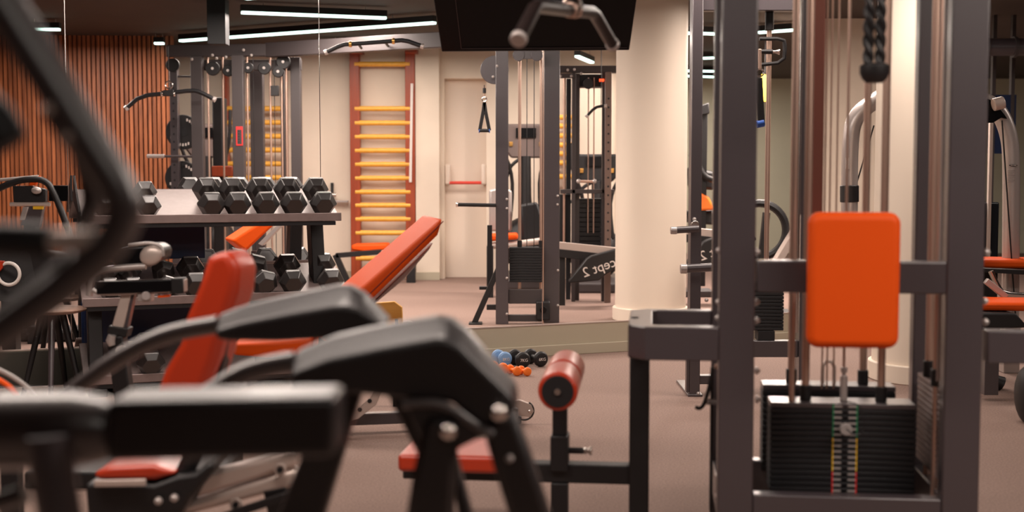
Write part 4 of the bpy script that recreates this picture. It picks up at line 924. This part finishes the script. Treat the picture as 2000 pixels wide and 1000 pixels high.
# wall sockets seen through the mirror above the floor (dark squares)
# ================================================================== BIKE AT LEFT (mirrored) and ring
bq = thing('handlebar_bike', 'dark exercise bike handlebar with small black screen before the slatted wall', 'exercise bike', (at(70, 420, 8.6).x, 8.6, 0))
def b_(x, y, d=0): return at(x, y, 8.6 + d)
out(MB().tube([b_(-10, 372), b_(15, 360), b_(45, 350), b_(88, 350), b_(105, 375), b_(125, 425), b_(140, 470)], .022, 14, sub=2), 'handlebar', 'matt', bq, 0)
out(MB().tube([b_(-5, 352), b_(20, 350), b_(75, 345)], .012, 12, sub=1), 'silver_bar', 'silver', bq, 0)
out(MB().prism([b_(x, y) for x, y in ((24, 363), (60, 363), (88, 370), (88, 395), (26, 395))], (0, .05, 0)), 'bracket_box', 'matt', bq, .006)
out(MB().prism([b_(x, y) for x, y in ((95, 362), (134, 362), (134, 393), (95, 393))], (0, .03, 0)), 'screen', 'gloss', bq, .004)
out(MB().ball(b_(71, 372, -.03), .035, (1, .5, .7)), 'phone_clip', 'silver', bq, 0)
out(MB().cyl(b_(20, 399), b_(98, 399), .014), 'cross_rod', 'alu', bq, 0)
out(MB().prism([b_(x, y) for x, y in ((62, 344), (76, 344), (68, 362), (56, 362))], (0, .04, 0)), 'orange_knob', 'orange', bq, .004)
out(MB().prism([b_(x, y) for x, y in ((50, 403), (84, 403), (76, 445), (40, 440))], (0, .05, 0)), 'stem', 'frame', bq, .004)
out(MB().prism([b_(x, y, -.01) for x, y in ((44, 404), (56, 404), (48, 430), (38, 430))], (0, .02, 0)), 'stem_cover', 'silver', bq, .004)
out(MB().prism([b_(x, y, -.01) for x, y in ((64, 403), (84, 403), (83, 409), (64, 409))], (0, .02, 0)), 'yellow_tab', 'ylab', bq, .002)
out(MB().beam(b_(62, 440, .03), Vector((b_(45, 600).x, 8.65, .05)), .08, .08), 'main_post', 'matt', bq, .006)
out(MB().box((b_(45, 600).x, 8.65, .04), (.9, .3, .08)), 'base', 'matt', bq, .02)
rg = thing('flywheel_bike', 'dark machine with silver ringed flywheel at the left edge', 'exercise bike', (at(20, 540, 7.2).x, 7.2, 0))
out(MB().cyl(at(17, 535, 7.25), at(17, 535, 7.32), .16, n=40), 'flywheel', 'matt', rg, .004)
out(MB().ring(at(17, 535, 7.2), (0, 1, 0), .062, .010, n=32), 'silver_ring', 'white', rg, 0)
out(MB().prism([at(x, y, 7.19) for x, y in ((-10, 508), (8, 510), (4, 524), (-10, 540))], (0, .02, 0)), 'red_cover', 'red', rg, .003)
out(MB().prism([at(x, y, 7.3) for x, y in ((-20, 470), (150, 500), (150, 545), (60, 560), (-20, 580))], (0, .1, 0)), 'body_shroud', 'matt', rg, .01)
out(MB().beam(at(20, 570, 7.35), Vector((at(20, 570, 7.35).x, 7.35, 0)), .08, .08), 'stand', 'matt', rg, .003)
# ================================================================== EXERCISE BIKE with silver handle (in front of the rack)
eb = thing('exercise_bike', 'exercise bike handle with silver tubes and black beam in front of the weight rack', 'exercise bike', (at(240, 700, 4.6).x, 4.6, 0))
def e_(x, y, d=0): return at(x, y, 4.6 + d)
out(MB().tube([e_(174, 578), e_(180, 545), e_(196, 528), e_(250, 522), e_(285, 520)], .012, 14, sub=2), 'silver_handle', 'silver', eb, 0)
out(MB().tube([e_(252, 480), e_(290, 474), e_(316, 480), e_(318, 500)], .007, 12, sub=2), 'saddle_rim', 'silver', eb, 0)
out(MB().tube([e_(188, 560), e_(192, 550), e_(240, 543), e_(240, 543)], .009, 12) if False else MB().tube([e_(180, 566), e_(195, 574), e_(260, 572), e_(330, 568)], .008, 12, sub=1), 'lower_rail', 'silver', eb, 0)
out(MB().beam(e_(192, 562), e_(352, 556), .05, .045), 'beam', 'gloss', eb, .004)
bx = MB().beam(e_(338, 558, -.01), e_(362, 557, -.01), .062, .056); out(bx, 'beam_end', 'matt', eb, .004)
out(MB().beam(e_(360, 557, -.01), e_(363, 557, -.01), .050, .044), 'end_mouth', 'silver', eb, .002)
sd = MB(); sd.prism([e_(x, y) for x, y in ((215, 492), (255, 480), (300, 476), (316, 488), (312, 510), (270, 522), (225, 520), (212, 506))], (0, .16, 0)); out(sd, 'saddle', 'gloss', eb, .03, seg=4)
out(MB().ball(e_(295, 499, -.01), .042, (1, .4, .85), rot=Matrix.Rotation(R(-25), 3, 'Y')), 'saddle_nose', 'alu', eb, 0)
out(MB().prism([e_(x, y) for x, y in ((237, 572), (257, 570), (240, 645), (217, 640))], (0, .05, 0)), 'seat_post', 'alu', eb, .004)
out(MB().prism([e_(x, y, .005) for x, y in ((257, 570), (262, 575), (246, 650), (240, 645))], (0, .04, 0)), 'post_side', 'frame', eb, .003)
out(MB().prism([e_(x, y, -.01) for x, y in ((212, 636), (250, 642), (245, 660), (208, 650))], (0, .07, 0)), 'post_collar', 'matt', eb, .004)
out(MB().tube([e_(x, y, -.02) for x, y in ((219, 655), (216, 665), (219, 675))], [.014, .017, .012]), 'adjust_knob', 'silver', eb, 0)
out(MB().cyl(e_(285, 578, -.02), e_(285, 578, -.05), .016), 'clamp_bolt', 'silver', eb, .002)
out(MB().box(e_(285, 577, .01), (.05, .05, .045)), 'clamp', 'silver', eb, .005)
out(MB().beam(e_(228, 655, .02), Vector((e_(250, 700).x, 4.64, .05)), .06, .06), 'main_frame', 'matt', eb, .005)
p = e_(240, 684, -.02); out(MB().cyl(p, p + Vector((0, -.03, 0)), .02).cyl(p + Vector((0, -.03, 0)), p + Vector((0, -.045, 0)), .010), 'pivot_bolt', 'silver', eb, .002)
out(MB().box((e_(250, 700).x, 4.7, .03), (.7, .4, .06)), 'base', 'matt', eb, .01)
out(MB().prism([e_(x, y, -.005) for x, y in ((308, 577), (331, 575), (331, 580), (308, 582))], (0, .02, 0)), 'orange_tag', 'orange', eb, .001)
# ================================================================== RED SEAT MACHINE (behind the foreground tubes)
lp_ = thing('leg_press', 'machine with upright red orange back pad and low red seat on silver rails', 'gym machine', (at(380, 800, 3.1).x, 3.1, 0))
def l_(x, y, d=0): return at(x, y, 3.1 + d)
out(MB().prism([l_(x, y) for x, y in ((285, 830), (300, 772), (318, 722), (348, 672), (358, 625), (386, 556), (402, 505), (420, 491), (440, 492), (456, 503), (463, 530), (458, 575), (438, 630), (420, 700), (396, 765), (380, 830))], (.03, .12, 0)), 'back_pad', 'red', lp_, .022, seg=4)
out(MB().prism([l_(x, y, .04) for x, y in ((462, 508), (474, 530), (470, 580), (450, 640), (432, 715), (408, 790), (395, 840), (375, 830), (440, 640))], (.01, .06, 0)), 'back_shell', 'gloss', lp_, .012)
out(MB().prism([l_(x, y) for x, y in ((180, 925), (215, 912), (300, 908), (345, 925), (300, 938), (190, 938))], (0, .25, 0)), 'seat_pad', 'red', lp_, .015)
out(MB().beam(l_(185, 944, -.01), l_(285, 942, -.01), .012, .016), 'seat_trim', 'alu', lp_, .002)
out(MB().prism([l_(x, y, .0) for x, y in ((165, 945), (300, 946), (345, 930), (380, 925), (410, 900), (420, 915), (370, 975), (350, 1010), (170, 1010))], (0, .2, 0)), 'seat_frame', 'matt', lp_, .01)
out(MB().tube([l_(400, 790, .05), l_(395, 860, .05), l_(350, 940, .05)], .022, sub=2), 'back_frame', 'matt', lp_, 0)
bolts(lp_, [l_(310, 978, -.01), l_(341, 972, -.01)], .010, m='silver')
zf0 = 0
for y0, y1, y2, y3, nm in ((935, 985, 880, 912, 'upper_rail'), (985, 1012, 915, 950, 'lower_rail')):
    out(MB().prism([l_(x, y, .15) for x, y in ((360, y0), (345, y1), (580, y3), (580, y2))], (0, .06, 0)), nm, 'alu', lp_, .012)
out(MB().beam(l_(420, 1015, .12), l_(600, 955, .12), .02, .02), 'guide_strip', 'matt', lp_, .002)
for x, y in ((547, 917), (461, 985)):
    p = l_(x, y, .14); out(MB().ring(p, (0, 1, 0), .013, .004, n=20), 'rail_washer', 'alu', lp_, 0); out(MB().cyl(p, p + Vector((0, -.006, 0)), .008), 'rail_bolt', 'iron', lp_, 0)
out(MB().beam(l_(280, 1000, .1), Vector((l_(280, 1000).x, 3.2, 0)), .10, .10), 'stand', 'matt', lp_, .004)
out(MB().beam(l_(540, 950, .18), Vector((l_(560, 1000).x, 3.28, 0)), .06, .06), 'stand', 'matt', lp_, .004)
# thin curved orange / silver arc at the left
ac = thing('curved_guard', 'thin curved silver and orange guard low at the left edge', 'machine guard', (at(20, 740, 3.6).x, 3.6, 0))
out(MB().tube([at(-40, 712, 3.6), at(0, 722, 3.6), at(40, 745, 3.6), at(80, 780, 3.6), at(100, 830, 3.6)], .006, 10, sub=2), 'silver_edge', 'silver', ac, 0)
out(MB().tube([at(-40, 726, 3.6), at(0, 742, 3.6), at(30, 765, 3.6), at(50, 800, 3.6)], .008, 10, sub=2), 'orange_edge', 'orange', ac, 0)
out(MB().beam(at(20, 800, 3.62), Vector((at(20, 800, 3.62).x, 3.62, 0)), .05, .05), 'stand', 'matt', ac, .003)
# ================================================================== FOREGROUND ELLIPTICAL (strongly out of focus)
fe = thing('elliptical_trainer', 'large blurred black elliptical trainer with bent tubes filling the left foreground', 'cardio machine', (at(100, 900, 1.25).x, 1.3, 0))
def f_(x, y, d=0): return at(x, y, 1.2 + d)
blk = 'satin'
M['satin'] = mat('satin_black_tube', (.050, .038, .038), .34, spec=.8, coat=.7)
out(MB().tube([f_(-80, -130), f_(-12, -20), f_(58, 90), f_(128, 200), f_(188, 300), f_(234, 370), f_(248, 420), f_(215, 485), f_(130, 555), f_(-40, 680)], [.0195, .0195, .0195, .019, .019, .018, .017, .0165, .0165, .0165], 28, sub=3), 'swing_arm', 'satin', fe, 0)
out(MB().tube([f_(150, 260, .06), f_(175, 350, .06), f_(182, 400, .06), f_(160, 440, .06)], .012, 20, sub=2), 'inner_tube', 'satin', fe, 0)
out(MB().tube([f_(-60, 470), f_(0, 468), f_(100, 472)], .0165, 24), 'grip', 'matt', fe, .003)
out(MB().tube([f_(95, 472), f_(160, 470), f_(225, 468)], .0105, 24), 'grip_tube', 'alu', fe, 0)
out(MB().tube([f_(150, 505, .12), f_(60, 580, .12), f_(-40, 650, .12)], .012, 20, sub=1), 'rear_tube', 'satin', fe, 0)
out(MB().prism([f_(x, y, -.012) for x, y in ((66, 210), (110, 205), (160, 285), (125, 300))], (0, .025, 0)), 'clamp_plate', 'satin', fe, .006)
for x, y in ((97, 212), (133, 268)):
    p = f_(x, y, -.014); out(MB().ball(p, .0055), 'clamp_bolt', 'alu', fe, 0)
out(MB().tube([f_(-60, 190), f_(-10, 240), f_(22, 285)], [.022, .022, .018], 24), 'upper_grip', 'matt', fe, .004)
DF = 1.5
def h_(x, y, d=0): return at(x, y, DF + d)
M['shine'] = mat('satin_black_cover', (.014, .011, .012), .38, spec=.6, coat=.3)
out(MB().tube([h_(-80, 842, .05), h_(40, 840, .05), h_(150, 838, .05), h_(205, 838, .05), h_(222, 838, .05)], [.048, .048, .047, .040, .034], 32), 'hub_cover', 'satin', fe, 0)
out(MB().hexa([h_(205, 905), h_(655, 895), Vector(h_(655, 895)) + Vector((0, .09, 0)), Vector(h_(205, 905)) + Vector((0, .09, 0)), h_(205, 783), h_(655, 775), Vector(h_(655, 775)) + Vector((0, .10, 0)), Vector(h_(205, 783)) + Vector((0, .10, 0))]), 'main_beam', 'shine', fe, .010, seg=4)
out(MB().tube([h_(95, 850, .0), h_(100, 900, .0), h_(122, 1040, .0), h_(135, 1110, 0)], .026, 24, sub=1), 'front_post', 'frame', fe, 0)
out(MB().cyl(h_(-60, 1000, .02), h_(50, 965, .02), .012), 'front_tie', 'satin', fe, 0)
out(MB().cyl(Vector((h_(135, 1110).x, DF, h_(0, 1110).z + .01)), Vector((h_(160, 1110).x, DF + .02, 0)), .028), 'front_leg', 'satin', fe, .002)
# ================================================================== FOREGROUND BENCH FRAME with two shrouded arms
fb_ = thing('pedal_arm_machine', 'blurred black machine with two angular covered arms and silver bolts in the lower centre', 'cardio machine', (at(800, 900, 2.1).x, 2.1, 0))
def arm_(D, tube_pts, tr, back, front, dep, name='arm_cover'):
    out(MB().tube([at(x, y, D + dep / 2) for x, y in tube_pts], tr, 24, sub=2), 'arm_tube', 'satin', fb_, 0)
    b = MB(); n = len(back); L = []
    for poly, d in ((front, 0), (back, dep * .55), (back, dep)): L.append([b.bm.verts.new(at(x, y, D) + Vector((0, d, 0))) for x, y in poly])
    b.bm.faces.new(L[0]); b.bm.faces.new(L[2][::-1])
    for A, B in zip(L, L[1:]):
        for i in range(n): b.bm.faces.new((A[i], B[i], B[(i + 1) % n], A[(i + 1) % n]))
    out(b, name, 'shroud', fb_, .007, seg=3, ang=15)
M['shroud'] = mat('textured_black_shroud', (.016, .012, .013), .45, coat=.35, bump=.2, bscale=900, spec=.55)
arm_(2.35, [(60, 830), (140, 765), (240, 692), (330, 650), (425, 634)], .017, [(413, 622), (470, 602), (560, 582), (650, 563), (678, 564), (704, 580), (756, 634), (740, 640), (640, 662), (540, 668), (445, 666), (418, 662)],
     [(420, 646), (470, 632), (560, 615), (650, 600), (676, 599), (700, 603), (752, 636), (738, 642), (640, 662), (540, 668), (445, 666), (422, 662)], .10)
arm_(2.0, [(330, 830), (400, 775), (470, 730), (520, 715), (575, 706)], .017, [(562, 700), (640, 668), (740, 646), (850, 628), (878, 632), (908, 655), (1010, 768), (1014, 800), (1000, 826), (950, 842), (880, 786), (800, 780), (700, 770), (600, 772), (562, 762)],
     [(568, 730), (640, 704), (740, 684), (850, 664), (872, 664), (896, 676), (1000, 776), (1006, 800), (996, 824), (950, 840), (880, 786), (800, 780), (700, 770), (602, 772), (568, 762)], .11)
out(MB().prism([at(x, y, 2.08) for x, y in ((640, 765), (706, 765), (618, 1060), (520, 1060))], (0, .06, 0)), 'leg', 'shroud', fb_, .008)
out(MB().prism([at(x, y, 2.06) for x, y in ((752, 765), (800, 765), (885, 850), (900, 930), (820, 900))], (0, .04, 0)), 'cross_gusset', 'shroud', fb_, .008)
out(MB().prism([at(x, y, 1.98) for x, y in ((830, 815), (895, 815), (890, 930), (882, 1060), (785, 1060), (805, 930))], (0, .07, 0)), 'leg', 'shroud', fb_, .012)
out(MB().prism([at(x, y, 1.99) for x, y in ((940, 830), (1005, 800), (1040, 900), (1092, 1060), (1010, 1060), (965, 920))], (0, .07, 0)), 'leg', 'shroud', fb_, .012)
out(MB().prism([at(x, y, 2.10) for x, y in ((870, 880), (885, 870), (935, 1060), (905, 1060))], (0, .05, 0)), 'leg', 'shroud', fb_, .006)
out(MB().tube([at(x, y, 1.985) for x, y in ((785, 790), (850, 786), (885, 800), (925, 830), (962, 850))], .0075, 14, sub=2), 'edge_tube', 'satin', fb_, 0)
out(MB().prism([at(x, y, 1.99) for x, y in ((790, 790), (870, 790), (960, 850), (930, 860), (890, 880), (850, 880), (820, 860))], (0, .04, 0)), 'joint_plate', 'shroud', fb_, .006)
for x, y in ((875, 845), (975, 808)):
    p = at(x, y, 1.955); n_ = Vector((0, -1, 0))
    o = out(MB().cyl(p + Vector((0, .03, 0)), p, .0125, n=20), 'pivot_bolt', 'chrome', fb_, .004, seg=3)
    out(MB().ball(p, .009, (1, .5, 1)), 'bolt_cap', 'chrome', o, 0)
for x, y in ((995, 896),): out(MB().ball(at(x, y, 1.985), .006), 'small_bolt', 'silver', fb_, 0)
# vertical continuation of the legs to the floor
for x, y, x2 in ((570, 1055, 430), (832, 1055, 790), (1050, 1055, 1190), (918, 1055, 1010)):
    a = at(x, y, 2.05); b = at(x2, 1500, 2.05); b.z = 0
    out(MB().beam(a, Vector((a.x + (b.x - a.x) * .8, 2.07, .0)), .07, .06), 'leg_lower', 'shroud', fb_, .006)
